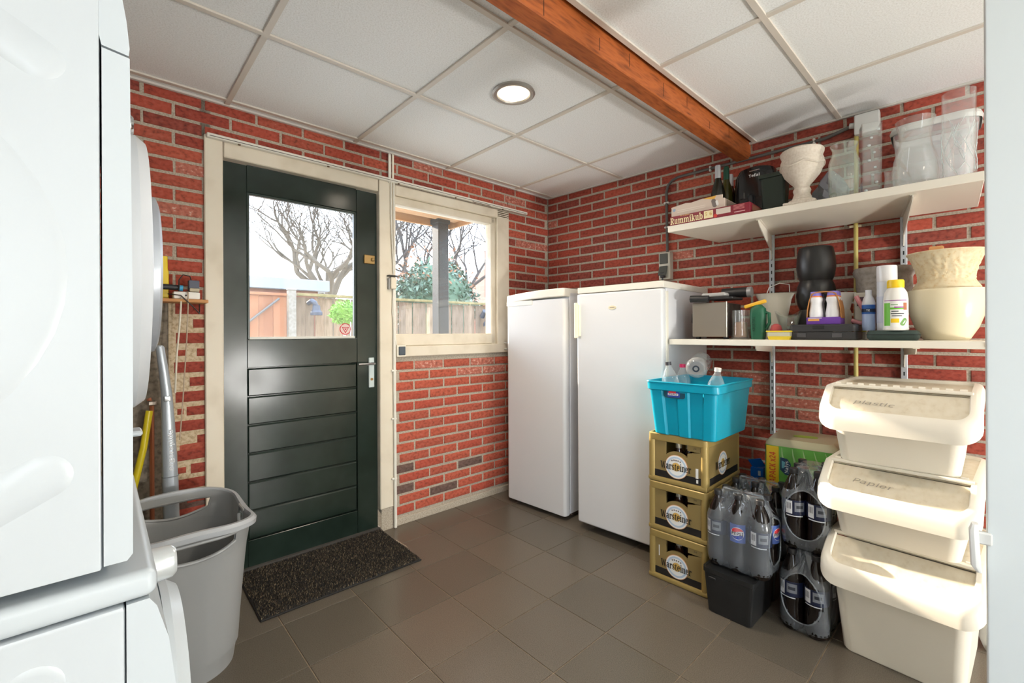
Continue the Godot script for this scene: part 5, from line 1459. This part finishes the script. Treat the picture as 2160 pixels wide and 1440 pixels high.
func cola_pack(label: String, at: Vector3, turn: float, nx: int, nz: int, faces: Array, hole: String, seed_: int) -> void:
	var h := 0.305
	var r := 0.041
	var pt := 0.083
	var t := thing("cola_pack", label, "drink pack", at, turn, "shrink-wrapped cola packs")
	var k := 0
	var rr_ := RandomNumberGenerator.new()
	rr_.seed = seed_
	for i in nx:
		for j in nz:
			var f: int = 0
			var a := rr_.randf_range(-0.5, 0.5)
			if j == nz - 1: f = faces[i] if i < faces.size() else 0
			elif i == nx - 1:
				f = [1, 2, 2][j % 3]
				a = PI / 2 + rr_.randf_range(-0.2, 0.2)
			cola_bottle(t, (i - (nx - 1) / 2.0) * pt, 0.0, (j - (nz - 1) / 2.0) * pt, a, h, r, f)
	# film drawn tight round the bottles, open in an oval at the ends
	var film := StandardMaterial3D.new()
	film.albedo_color = Color(0.72, 0.76, 0.8, 0.17)
	film.transparency = BaseMaterial3D.TRANSPARENCY_ALPHA
	film.roughness = 0.16
	film.cull_mode = BaseMaterial3D.CULL_DISABLED
	var g := G.new()
	var ys0 := [0.004, 0.02, 0.05, 0.09, 0.13, 0.17, 0.2, 0.222, 0.245, 0.265, 0.285, 0.3, 0.312]
	var ins0 := [0.012, 0.003, 0.0, 0.001, 0.001, 0.0, 0.0, 0.004, 0.012, 0.024, 0.034, 0.038, 0.05]
	var ys := []
	var ins := []
	for n in 49:
		var q := n / 4
		var w := (n % 4) / 4.0
		ys.append(lerpf(ys0[q], ys0[mini(q + 1, 12)], w))
		ins.append(lerpf(ins0[q], ins0[mini(q + 1, 12)], w))
	var rings := []
	var W0 := nx * pt + 0.004
	var D0 := nz * pt + 0.004
	for n in ys.size():
		var a := PackedVector3Array()
		var base := G.rr(W0 - 2 * ins[n], D0 - 2 * ins[n], 0.04, ys[n], 4)
		var m := base.size()
		for i in m:
			var p: Vector3 = base[i]
			var q: Vector3 = base[(i + 1) % m]
			a.append(p)
			if i % 5 == 4:
				for e in range(1, 30):
					var v := p.lerp(q, e / 30.0)
					var along := v.x if absf(p.z - q.z) < 0.001 else v.z
					var cnt := nx if absf(p.z - q.z) < 0.001 else nz
					var ph := (along / pt + cnt / 2.0)
					var dip := 0.5 - 0.5 * cos(TAU * ph)      # 1 at a bottle's crest
					var inward := V(-signf(v.x), 0, 0) if absf(p.z - q.z) >= 0.001 else V(0, 0, -signf(v.z))
					var wr := 0.002 * sin(n * 0.58 + e * 1.24 + seed_)
					v += inward * (0.006 * (1.0 - dip) + wr * 0.5)
					if n > 28: v.y += (0.004 * sin(e * 0.84 + n * 0.25 + seed_) - 0.008 * (1.0 - dip)) * minf(1.0, (n - 28) / 6.0)
					a.append(v)
		rings.append(a)
	for n in rings.size() - 1:
		var A: PackedVector3Array = rings[n]
		var B: PackedVector3Array = rings[n + 1]
		for i in A.size():
			var j := (i + 1) % A.size()
			var mid := (A[i] + A[j] + B[i] + B[j]) / 4
			var oy := (mid.y - 0.14) / 0.095
			if hole.contains("z") and mid.z > D0 / 2 - 0.02 and pow(mid.x / (W0 * 0.4), 2) + oy * oy < 1.0: continue
			if hole.contains("x") and mid.x > W0 / 2 - 0.02 and pow(mid.z / (D0 * 0.38), 2) + oy * oy < 1.0: continue
			g.q(A[i], B[i], B[j], A[j])
	g.cap(rings[-1], true)
	part("shrink_film", g.mesh(60), film, t)
	# rolled lip where the film has drawn back round the opening
	for side in ["x", "z"]:
		if not hole.contains(side): continue
		var lip := []
		for i in 49:
			var a := TAU * i / 48
			var half := W0 * 0.4 if side == "z" else D0 * 0.38
			var u := cos(a) * half
			var cnt := nx if side == "z" else nz
			var dip := 0.5 - 0.5 * cos(TAU * (u / pt + cnt / 2.0))
			var out := (D0 if side == "z" else W0) / 2 - 0.006 * (1.0 - dip) + 0.0005
			var h_ := 0.14 + sin(a) * 0.095
			if h_ > 0.222: out -= (h_ - 0.222) * 0.5
			lip.append(V(u, h_, out) if side == "z" else V(out, h_, u))
		part("film_lip", G.new().tube(lip, 0.0028, 6), film, t)

func cola() -> void:
	var t := thing("black_box", "black plastic tub standing on the floor under a cola pack", "tub", W(1.70, 0, 0.785), RW - 0.06)
	var bk := textured(c8(34, 35, 36), 0.35, tex(71, 0.02, [[0, c8(200, 200, 200)], [1, c8(255, 255, 255)]], 128, 4), V(3, 3, 3))
	part("tub", G.new().loft([G.rr(0.165, 0.232, 0.012, 0.0, 2), G.rr(0.172, 0.24, 0.014, 0.004, 2), G.rr(0.198, 0.262, 0.016, 0.165, 2), G.rr(0.206, 0.27, 0.018, 0.168, 2), G.rr(0.206, 0.27, 0.018, 0.186, 2), G.rr(0.19, 0.254, 0.014, 0.186, 2), G.rr(0.164, 0.232, 0.012, 0.006, 2)]), bk, t)
	part("rim_notch", G.new().box(V(-0.06, 0.15, 0.134), V(0.03, 0.01, 0.006), 0.002), bk, t)
	part("slats", G.new().box(V(0, 0.181, 0), V(0.186, 0.006, 0.25)), bk, t)
	cola_pack("cola six-pack in grey film standing on the black tub", W(1.716, 0.188, 0.80), RW - 0.06, 3, 2, [2, 1, 2], "x", 1)
	cola_pack("cola six-pack at the back between the crates and tissue pack", W(1.719, 0.188, 0.585), RW - 0.06, 3, 2, [0, 0, 0], "", 2)
	cola_pack("cola pack standing on the floor beside the lidded bins", W(1.94, 0.0, 0.69), RW - 0.1, 2, 3, [2, 2], "z", 3)
	cola_pack("cola pack stacked on another pack beside the lidded bins", W(1.933, 0.3155, 0.665), RW + 0.02, 2, 3, [2, 2], "z", 4)
	# crate-like support behind so that the rear pack stands level with the tub
	var s := thing("white_carton", "white carton on the floor behind the cola packs", "carton", W(1.76, 0, 0.28), RW)
	part("carton", G.new().box(V(0, 0.17, 0), V(0.3, 0.34, 0.29), 0.004), mat(c8(214, 212, 206), 0.7), s)
	var u := thing("spare_tub", "second black tub behind the first, under the rear cola pack", "tub", W(1.715, 0, 0.545), RW - 0.06)
	part("tub", G.new().loft([G.rr(0.17, 0.19, 0.012, 0.0, 2), G.rr(0.2, 0.2, 0.014, 0.187, 2)]), bk, u)
	# toilet paper pack
	var p := thing("toilet_paper_pack", "green and yellow toilet paper pack behind the cola packs", "toilet paper", W(1.842, 0.345, 0.3), RW + 0.05)
	var grn := textured(c8(120, 190, 96), 0.3, tex(72, 0.012, [[0, c8(210, 225, 190)], [0.5, c8(240, 250, 230)], [1, c8(255, 255, 255)]], 128, 3), V(3, 3, 3))
	var gw := 0.29
	rngs = []
	part("wrap", G.new().loft([G.rr(gw - 0.03, 0.25, 0.03, 0.0, 4), G.rr(gw, 0.28, 0.035, 0.03, 4), G.rr(gw + 0.004, 0.284, 0.035, 0.16, 4), G.rr(gw, 0.28, 0.035, 0.29, 4)]), grn, p)
	part("top_film", G.new().loft([G.rr(gw, 0.28, 0.035, 0.2905, 4), G.rr(gw - 0.008, 0.272, 0.035, 0.305, 4), G.rr(gw - 0.04, 0.24, 0.03, 0.322, 4)]), mat(c8(196, 190, 160), 0.25), p)
	part("top_leaf", G.new().prism(capsule(Vector2(0.0, 0.0), Vector2(0.05, 0.01), 0.025), 0, 0.0008), mat(c8(150, 180, 60), 0.4), p, V(-0.02, 0.3225, 0.01)).rotation.x = -PI / 2
	part("yellow_stripe", G.new().loft([G.rr(0.052, 0.002, 0.001, 0.03, 1, -0.108, 0.1425), G.rr(0.052, 0.002, 0.001, 0.16, 1, -0.108, 0.1438), G.rr(0.052, 0.002, 0.001, 0.288, 1, -0.108, 0.1415)]), mat(c8(240, 200, 40), 0.35), p)
	for k in 3: part("yellow_patch", G.new().box(V(-0.1 + k * 0.006, 0.306 + 0.005 * k, 0.09 - k * 0.05), V(0.05, 0.006, 0.035), 0.002), mat(c8(236, 190, 40), 0.35), p)
	var mp := lettering("MEGAPACK x24", 0.2, 0.026, mat(c8(220, 90, 40), 0.5), p, V(-0.108, 0.16, 0.1455))
	mp.rotation.z = PI / 2
	var lg := part("logo_leaf", G.new().prism(PackedVector2Array([Vector2(-0.02, 0.04), Vector2(0.008, 0.036), Vector2(0.022, 0.016), Vector2(0.024, -0.04), Vector2(0.0, -0.038), Vector2(-0.02, -0.018)]), 0.0, 0.0012), mat(c8(30, 66, 100), 0.4), p, V(-0.056, 0.2, 0.1432))
	part("logo_pale_patch", G.new().prism(PackedVector2Array([Vector2(-0.014, 0.026), Vector2(0.0, 0.02), Vector2(-0.004, -0.008), Vector2(-0.014, -0.01)]), 0.0013, 0.0018), mat(c8(110, 180, 200), 0.4), lg)  # paler blue shape inside the logo
	var ny := lettering("Nalys", 0.056, 0.02, mat(c8(232, 236, 238), 0.5), lg, V(0.008, -0.002, 0.0022), true)
	ny.rotation.z = PI / 2
	for k in 5:      # pale curved streaks printed on the film
		var a := PackedVector2Array()
		var z := PackedVector2Array()
		for i in 9:
			var c := Vector2(-0.07 + k * 0.042 + 0.0016 * i * i + 0.002 * i * k, 0.286 - i * 0.031)
			var w := 0.006 * sin(PI * (i + 0.4) / 9.0)
			a.append(c + Vector2(w, 0))
			z.append(c - Vector2(w, 0))
		z.reverse()
		a.append_array(z)
		part("leaf_streak", G.new().prism(a, 0.1422, 0.1426), mat(c8(176, 214, 150), 0.35), p)
	# small blue box
	var bb := thing("blue_carton", "small bright blue opened carton wedged between crates and tissue pack", "carton", W(1.64, 0.342, 0.28), RW)
	var bm := mat(c8(0, 96, 186), 0.4)
	part("carton", G.new().box(V(0, 0.07, 0), V(0.06, 0.14, 0.1), 0.003), bm, bb)
	var fp := part("flap", G.new().box(V(0, 0.0, 0), V(0.065, 0.05, 0.004), 0.001), bm, bb, V(0.0, 0.165, 0.05))
	fp.rotation = V(0.5, 0, 0.35)
	part("label", G.new().box(V(0.012, 0.115, 0.0508), V(0.012, 0.024, 0.001)), mat(c8(190, 196, 206), 0.5), bb)

var rngs := []

# ---------------------------------------------------------------- white lidded bins
func bin_lid_drop(v: Vector3, hinge: float) -> Vector3:
	return v - V(0, maxf(0.0, v.z - hinge) * 0.72, 0)

func bins() -> void:
	var pl := mat(c8(240, 232, 214), 0.38)
	pl = StandardMaterial3D.new()
	pl.albedo_color = c8(246, 240, 226)
	pl.roughness = 0.36
	var dirty := textured(c8(232, 224, 206), 0.5, tex(81, 0.03, [[0.0, c8(226, 218, 204)], [0.3, c8(246, 243, 236)], [1.0, c8(255, 255, 255)]], 256, 5), V(4, 4, 4))
	var lab := ["tall white lidded waste bin on the floor, bottom of the stack", "white lidded waste bin with Papier written on the lid, middle of the stack", "white lidded waste bin with Plastic written on the lid, top of the stack"]
	var hs := [0.428, 0.272, 0.286]
	var y := 0.0
	for k in 3:
		var h: float = hs[k]
		var t := thing("lidded_bin", lab[k], "waste bin", W([2.234, 2.222, 2.215][k], y, [0.60, 0.59, 0.56][k]), RW + [-0.1, -0.09, -0.05][k], "stacked white lidded bins")
		var hz := 0.17        # hinge line
		var rings := []
		for e in [[0.315, 0.40, 0.0, 0.03], [0.325, 0.41, 0.006, 0.034], [0.372, 0.48 if k == 0 else 0.46, h - 0.06, 0.04], [0.366, 0.474 if k == 0 else 0.454, h - 0.06, 0.04], [0.318, 0.404, 0.012, 0.03]]:
			var a := G.rr(e[0], e[1], e[3], e[2], 5, 0, 0.012 * (e[2] / h))
			if e[2] > 0.05:
				for i in a.size(): a[i] = bin_lid_drop(a[i], hz)
			rings.append(a)
		part("body", G.new().loft(rings), pl, t)
		# lid: skirt and rim all round, rear panel and front flap sunk between them
		rings = []
		for e in [[0.418, 0.572, h - 0.066, 0.055], [0.43, 0.584, h - 0.06, 0.06], [0.428, 0.582, h - 0.028, 0.06], [0.416, 0.57, h - 0.012, 0.055], [0.396, 0.55, h - 0.006, 0.05], [0.372, 0.53, h - 0.006, 0.04], [0.366, 0.524, h - 0.02, 0.036]]:
			var a := PackedVector3Array()
			var base := G.rr(e[0], e[1], e[3], e[2], 6, 0, 0.014)
			var n := base.size()
			for i in n:
				a.append(base[i])
				var q: Vector3 = base[(i + 1) % n]
				if base[i].distance_to(q) > 0.1 and absf(base[i].x - q.x) < 0.01:      # side edges bend at the hinge
					var f := (hz - base[i].z) / (q.z - base[i].z)
					a.append(base[i].lerp(q, f))
			for i in a.size(): a[i] = bin_lid_drop(a[i], hz)
			rings.append(a)
		part("lid_rim", G.new().loft(rings, false, false), pl, t)
		part("lid_rear_panel", G.new().box(V(0, h - 0.02, -0.043), V(0.372, 0.006, 0.42), 0.001), dirty, t)
		var fg := G.new()
		var z0 := hz + 0.004
		var z1 := 0.28
		var yy := func(z: float) -> float: return h - 0.02 - (z - hz) * 0.72
		fg.q(V(-0.185, yy.call(z0), z0), V(-0.185, yy.call(z1), z1), V(0.185, yy.call(z1), z1), V(0.185, yy.call(z0), z0))
		fg.q(V(-0.185, yy.call(z0) - 0.004, z0), V(0.185, yy.call(z0) - 0.004, z0), V(0.185, yy.call(z1) - 0.004, z1), V(-0.185, yy.call(z1) - 0.004, z1))
		var flap := part("lid_flap", fg, dirty, t)
		part("flap_bar", G.new().box(V(0, h - 0.009, hz - 0.004), V(0.385, 0.012, 0.026), 0.004, 2), pl, flap)
		for i in 11: part("hinge_knuckle", G.new().tube([V(-0.18 + i * 0.034, h - 0.003, hz - 0.012), V(-0.162 + i * 0.034, h - 0.003, hz - 0.012)], 0.006, 8), pl, flap)
		if k > 0:
			var ang := atan(0.72)
			var lt := lettering("Papier" if k == 1 else "plastic", 0.11, 0.024, mat(c8(168, 160, 146), 0.6), flap, V(-0.055, yy.call(0.23) + 0.0015, 0.23), false, Basis(V(1, 0, 0), PI * -0.5 + ang) * Basis(V(1, -0.06, 0), V(0.35, 1, 0), V(0, 0, 1)), 300)
		y += h - 0.005
	# a pale bag on the floor between bins and cabinet
	var bg := thing("clear_bag", "crumpled translucent bag on the floor beside the bottom bin", "bag", W(2.47, 0, 0.42), RW)
	part("bag", G.new().lathe([[0.0, 0.0], [0.04, 0.0], [0.055, 0.04], [0.05, 0.09], [0.025, 0.13], [0.0, 0.14]], 14), glass(c8(206, 206, 200), 0.45, 0.3), bg)

# ---------------------------------------------------------------- mat, laundry basket, cordless vacuum, charger shelf
func small_things() -> void:
	var m := thing("door_mat", "black and brown bristle door mat in front of the garden door", "door mat", V(-1.842, 0, 0.225), -0.015)
	part("backing", G.new().box(V(0, 0.004, 0), V(0.745, 0.008, 0.475), 0.003), mat(c8(26, 25, 24), 0.8), m)
	var tuft := G.new()
	for i in 3:
		var a := TAU * i / 3
		tuft.t(V(cos(a) * 0.0022, 0, sin(a) * 0.0022), V(0.0008, 0.011, 0.0004), V(cos(a + TAU / 3) * 0.0022, 0, sin(a + TAU / 3) * 0.0022))
	var mm := MultiMesh.new()
	mm.transform_format = MultiMesh.TRANSFORM_3D
	mm.use_colors = true
	mm.mesh = tuft.mesh(80)
	var nx := 190
	var nz := 122
	mm.instance_count = nx * nz
	var r := RandomNumberGenerator.new()
	r.seed = 21
	for i in nx:
		for j in nz:
			var b := Basis(Vector3.UP, r.randf() * TAU) * Basis(V(1, 0, 0), r.randf_range(-0.6, 0.6))
			b = b.scaled(V(1.25, r.randf_range(0.7, 1.2), 1.25))
			mm.set_instance_transform(i * nz + j, Transform3D(b, V(-0.366 + 0.732 * (i + r.randf()) / nx, 0.0075, -0.231 + 0.462 * (j + r.randf()) / nz)))
			var q := r.randf()
			mm.set_instance_color(i * nz + j, Color(0.02, 0.018, 0.016) if q < 0.62 else (Color(0.07, 0.05, 0.032) if q < 0.9 else Color(0.26, 0.2, 0.12)))
	var mi := MultiMeshInstance3D.new()
	mi.name = "bristles"
	mi.multimesh = mm
	var bm := StandardMaterial3D.new()
	bm.vertex_color_use_as_albedo = true
	bm.roughness = 0.8
	mi.material_override = bm
	mi.set_meta("kind", "stuff")
	m.add_child(mi)
	# laundry basket: thin oval shell with grip holes
	var lb := thing("laundry_basket", "tall grey plastic laundry basket with grip holes beside the door", "laundry basket", V(-2.475, 0, 0.49), 0.0)
	var gy := mat(c8(150, 152, 152), 0.4)
	var rows := [[0.0, 0.285, 0.385], [0.06, 0.3, 0.4], [0.07, 0.31, 0.41], [0.2, 0.325, 0.43], [0.35, 0.345, 0.455], [0.42, 0.355, 0.47]]
	for i in range(1, 25): rows.append([0.42 + i * 0.004, 0.355 + 0.00105 * i, 0.47 + 0.00135 * i])
	var shell := func(ins: float) -> Array:
		var out := []
		for e in rows:
			var base := G.rr(e[1] - 2 * ins, e[2] - 2 * ins, 0.13, e[0] + (0.004 if ins > 0 and e[0] < 0.01 else 0.0), 20)
			var a := PackedVector3Array()
			var n := base.size()
			for i in n:
				var q: Vector3 = base[(i + 1) % n]
				var c := 30 if i % 21 == 20 else 1
				for s in c: a.append(base[i].lerp(q, float(s) / c))
			if e[0] > 0.4:
				for i in a.size(): a[i].y += (e[0] - 0.4) * 0.3 * cos(atan2(a[i].z, a[i].x) * 2.0 + PI) * 0.5
			out.append(a)
		return out
	var A: Array = shell.call(0.0)
	var B: Array = shell.call(0.004)
	var inhole := func(v: Vector3) -> bool:
		var ang := atan2(v.z, v.x)
		for c in [0.0, PI / 2, -PI / 2, PI]:
			var w := 0.2 if absf(sin(c)) < 0.5 else 0.5
			var d := absf(wrapf(ang - c, -PI, PI))
			if d < w and v.y > 0.435 + 0.03 * (d / w) * (d / w) and v.y < 0.498: return true
		return false
	var g := G.new()
	for n in A.size() - 1:
		var cnt: int = A[n].size()
		for i in cnt:
			var j := (i + 1) % cnt
			var mid: Vector3 = (A[n][i] + A[n][j] + A[n + 1][i] + A[n + 1][j]) / 4
			if inhole.call(mid): continue
			g.q(A[n][i], A[n + 1][i], A[n + 1][j], A[n][j])
			g.q(B[n][i], B[n][j], B[n + 1][j], B[n + 1][i])
	g.cap(A[0], false)
	g.cap(B[0], true)
	part("tub", g, gy, lb)
	# smooth lips round the grip holes
	for c in [0.0, PI / 2, -PI / 2, PI]:
		var w := 0.2 if absf(sin(c)) < 0.5 else 0.5
		var lip := []
		for i in 57:
			var q := i / 14
			var s := (i % 14) / 14.0
			var d: float = lerpf(-w, w, (i / 28.0)) if i < 28 else lerpf(w, -w, (i - 28) / 28.0)
			var y := 0.435 + 0.03 * (d / w) * (d / w) if i < 28 else 0.498
			var ring := G.rr(0.353 + (y - 0.42) * 0.2625, 0.468 + (y - 0.42) * 0.3375, 0.13, y, 20)
			var best: Vector3 = ring[0]
			var want := wrapf(c + d, -PI, PI)
			for k in ring.size():
				var p0: Vector3 = ring[k]
				var p1: Vector3 = ring[(k + 1) % ring.size()]
				var a0 := atan2(p0.z, p0.x)
				var span := wrapf(atan2(p1.z, p1.x) - a0, -PI, PI)
				var off := wrapf(want - a0, -PI, PI)
				if off >= 0.0 and off <= span:
					var dir := Vector2(cos(want), sin(want))
					var e0 := Vector2(p0.x, p0.z)
					var e1 := Vector2(p1.x, p1.z)
					var den := dir.cross(e1 - e0)
					if absf(den) > 1e-9: 
						var hit := dir * (e0.cross(e1 - e0) / den)
						best = V(hit.x, y, hit.y)
					break
			lip.append(best)
		part("grip_lip", G.new().tube(lip, 0.0062, 8), gy, lb)
	var top: PackedVector3Array = A[-1]
	var rim := []
	for dv in [[-0.004, -0.022], [0.016, -0.02], [0.018, -0.004], [0.01, 0.006], [-0.002, 0.006], [-0.006, -0.002]]:
		var a := PackedVector3Array()
		for v in top:
			var out := V(v.x, 0, v.z).normalized()
			a.append(v + out * dv[0] + V(0, dv[1], 0))
		rim.append(a)
	rim.append(rim[0])
	part("rim", G.new().loft(rim, false, false), mat(c8(172, 176, 180), 0.35), lb)
	# cordless vacuum handle leaning in the corner
	var vc := thing("cordless_vacuum", "slim silver cordless vacuum cleaner lettered ergorapido leaning by the door", "vacuum cleaner", V(-2.475, 0, 0.12), 0.0)
	var sv := mat(c8(176, 184, 192), 0.28, 0.4)
	part("tube", G.new().loft([G.rr(0.056, 0.05, 0.02, 0.25, 4, 0.004, 0), G.rr(0.056, 0.05, 0.02, 0.55, 4, -0.002, 0), G.rr(0.046, 0.042, 0.018, 0.8, 4, -0.008, 0), G.rr(0.038, 0.036, 0.016, 0.93, 4, -0.013, 0), G.rr(0.034, 0.03, 0.014, 1.02, 4, -0.022, 0), G.rr(0.03, 0.026, 0.012, 1.12, 4, -0.034, 0), G.rr(0.018, 0.016, 0.008, 1.128, 4, -0.034, 0)]), sv, vc)
	part("button", G.new().box(V(-0.012, 0.905, 0.02), V(0.024, 0.024, 0.008), 0.004, 2), mat(c8(206, 210, 214), 0.15, 0.8), vc)
	part("joint_ring", G.new().loft([G.rr(0.058, 0.052, 0.021, 0.575, 4, -0.002, 0), G.rr(0.058, 0.052, 0.021, 0.579, 4, -0.002, 0)]), mat(c8(120, 126, 132), 0.4), vc)
	var er := lettering("ergorapido", 0.17, 0.024, mat(c8(226, 230, 234), 0.4), vc, V(0.0, 0.69, 0.0262))
	er.rotation.z = PI / 2
	part("motor_body", G.new().loft([G.rr(0.1, 0.1, 0.04, 0.06, 5), G.rr(0.12, 0.11, 0.045, 0.12, 5), G.rr(0.1, 0.09, 0.04, 0.24, 5), G.rr(0.056, 0.05, 0.02, 0.27, 5)]), mat(c8(70, 74, 80), 0.35), vc)
	part("floor_head", G.new().box(V(0, 0.03, 0.02), V(0.2, 0.06, 0.12), 0.015, 3), mat(c8(60, 62, 66), 0.4), vc)
	# yellow hose and copper pipes in the corner
	var ys := thing("yellow_hose", "yellow gas hose hanging behind the dryer", "hose", V(-2.56, 0.35, 0.05))
	part("hose", G.new().tube([V(0.02, 0.5, 0), V(0.0, 0.35, 0.01), V(-0.03, 0.2, 0.01), V(-0.05, 0.05, 0.0), V(-0.05, -0.2, 0)], 0.013, 10), mat(c8(222, 200, 30), 0.35), ys)
	var cp := thing("copper_pipe", "thin copper water pipe in the corner behind the vacuum cleaner", "pipe", V(-2.53, 0.0, 0.02))
	part("pipe", G.new().tube([V(0, 0.0, 0), V(0, 0.5, 0), V(0.0, 0.87, 0.0), V(-0.01, 0.9, 0.0)], 0.0085, 8), mat(c8(190, 120, 90), 0.35, 0.7), cp)
	part("valve", G.new().box(V(0.0, 0.88, 0.014), V(0.03, 0.02, 0.03), 0.004), mat(c8(150, 140, 130), 0.3, 0.8), cp)
	# charger shelf
	var sh := thing("charger_shelf", "small bare wooden shelf beside the door frame", "shelf", V(-2.43, 1.31, 0.0))
	part("board", G.new().box(V(-0.035, 0.008, 0.065), V(0.25, 0.014, 0.13), 0.002), textured(c8(214, 160, 106), 0.7, tex(91, 0.03, [[0, c8(220, 205, 190)], [1, c8(255, 255, 255)]], 128, 3), V(2, 8, 8)), sh)
	var ps := thing("power_strip", "white power strip box lying on the little wooden shelf", "power strip", V(-2.415, 1.3255, 0.085))
	part("housing", G.new().box(V(0, 0.016, 0), V(0.095, 0.032, 0.05), 0.005, 2), mat(c8(236, 234, 226), 0.4), ps)
	part("screw", G.new().disc(V(-0.004, 0.016, 0.0252), 0.004, 0.0006, 12), mat(c8(90, 86, 80), 0.5), ps)
	part("lead", G.new().tube([V(-0.02, 0.01, 0.028), V(-0.025, -0.03, 0.055), V(-0.03, -0.12, 0.054), V(-0.04, -0.25, 0.052), V(-0.045, -0.4, 0.05)], 0.0035, 6), mat(c8(222, 214, 196), 0.5), ps)
	part("lead", G.new().tube([V(0.0, 0.034, 0.01), V(0.002, 0.03, 0.04), V(0.0, -0.03, 0.055), V(-0.006, -0.2, 0.052), V(-0.02, -0.45, 0.05), V(-0.03, -0.6, 0.048)], 0.0025, 6), mat(c8(176, 156, 132), 0.5), ps)
	var ad := thing("charger_adapter", "grey-blue charger plug standing on the white power strip", "charger", V(-2.395, 1.359, 0.075))
	part("block", G.new().box(V(0.008, 0.026, 0), V(0.04, 0.052, 0.03), 0.004, 2), mat(c8(78, 82, 98), 0.5), ad)
	part("plug", G.new().box(V(0.008, 0.008, 0.022), V(0.036, 0.016, 0.02), 0.004, 2), mat(c8(184, 172, 146), 0.5), ad)
	part("lead", G.new().tube([V(0.0, 0.052, 0), V(-0.005, 0.07, 0.0), V(-0.03, 0.075, 0.0), V(-0.045, 0.05, 0.005), V(-0.046, 0.02, 0.02), V(-0.05, -0.028, 0.03)], 0.0025, 6), mat(c8(40, 38, 38), 0.5), ad)
	var sc := thing("cordless_screwdriver", "dark cordless screwdriver with a blue ring on the little shelf", "screwdriver", V(-2.49, 1.3255, 0.07))
	part("grip", G.new().tube([V(-0.06, 0.05, 0.01), V(0.0, 0.052, 0.01), V(0.05, 0.05, 0.008)], 0.012, 10), mat(c8(40, 44, 48), 0.45), sc)
	part("ring", G.new().tube([V(0.05, 0.05, 0.008), V(0.064, 0.049, 0.008)], 0.0125, 10), mat(c8(60, 160, 206), 0.4), sc)
	part("support", G.new().box(V(-0.03, 0.019, 0.01), V(0.03, 0.038, 0.03), 0.004), mat(c8(54, 54, 58), 0.5), sc)
	part("lead", G.new().tube([V(0.01, 0.02, 0.03), V(0.05, 0.014, 0.066), V(0.09, -0.03, 0.068), V(0.125, -0.06, 0.0), V(0.13, 0.0, -0.04), V(0.118, 0.02, -0.05)], 0.0025, 6), mat(c8(50, 44, 40), 0.5), sc)
	var lv := thing("yellow_level", "yellow tool case standing on the little shelf behind the screwdriver", "tool case", V(-2.50, 1.3255, 0.04))
	part("case", G.new().loft([G.rr(0.055, 0.04, 0.006, 0.0, 2), G.rr(0.055, 0.04, 0.006, 0.12, 2), G.rr(0.05, 0.036, 0.008, 0.13, 2), G.rr(0.048, 0.034, 0.008, 0.185, 2)]), mat(c8(238, 206, 20), 0.4), lv)
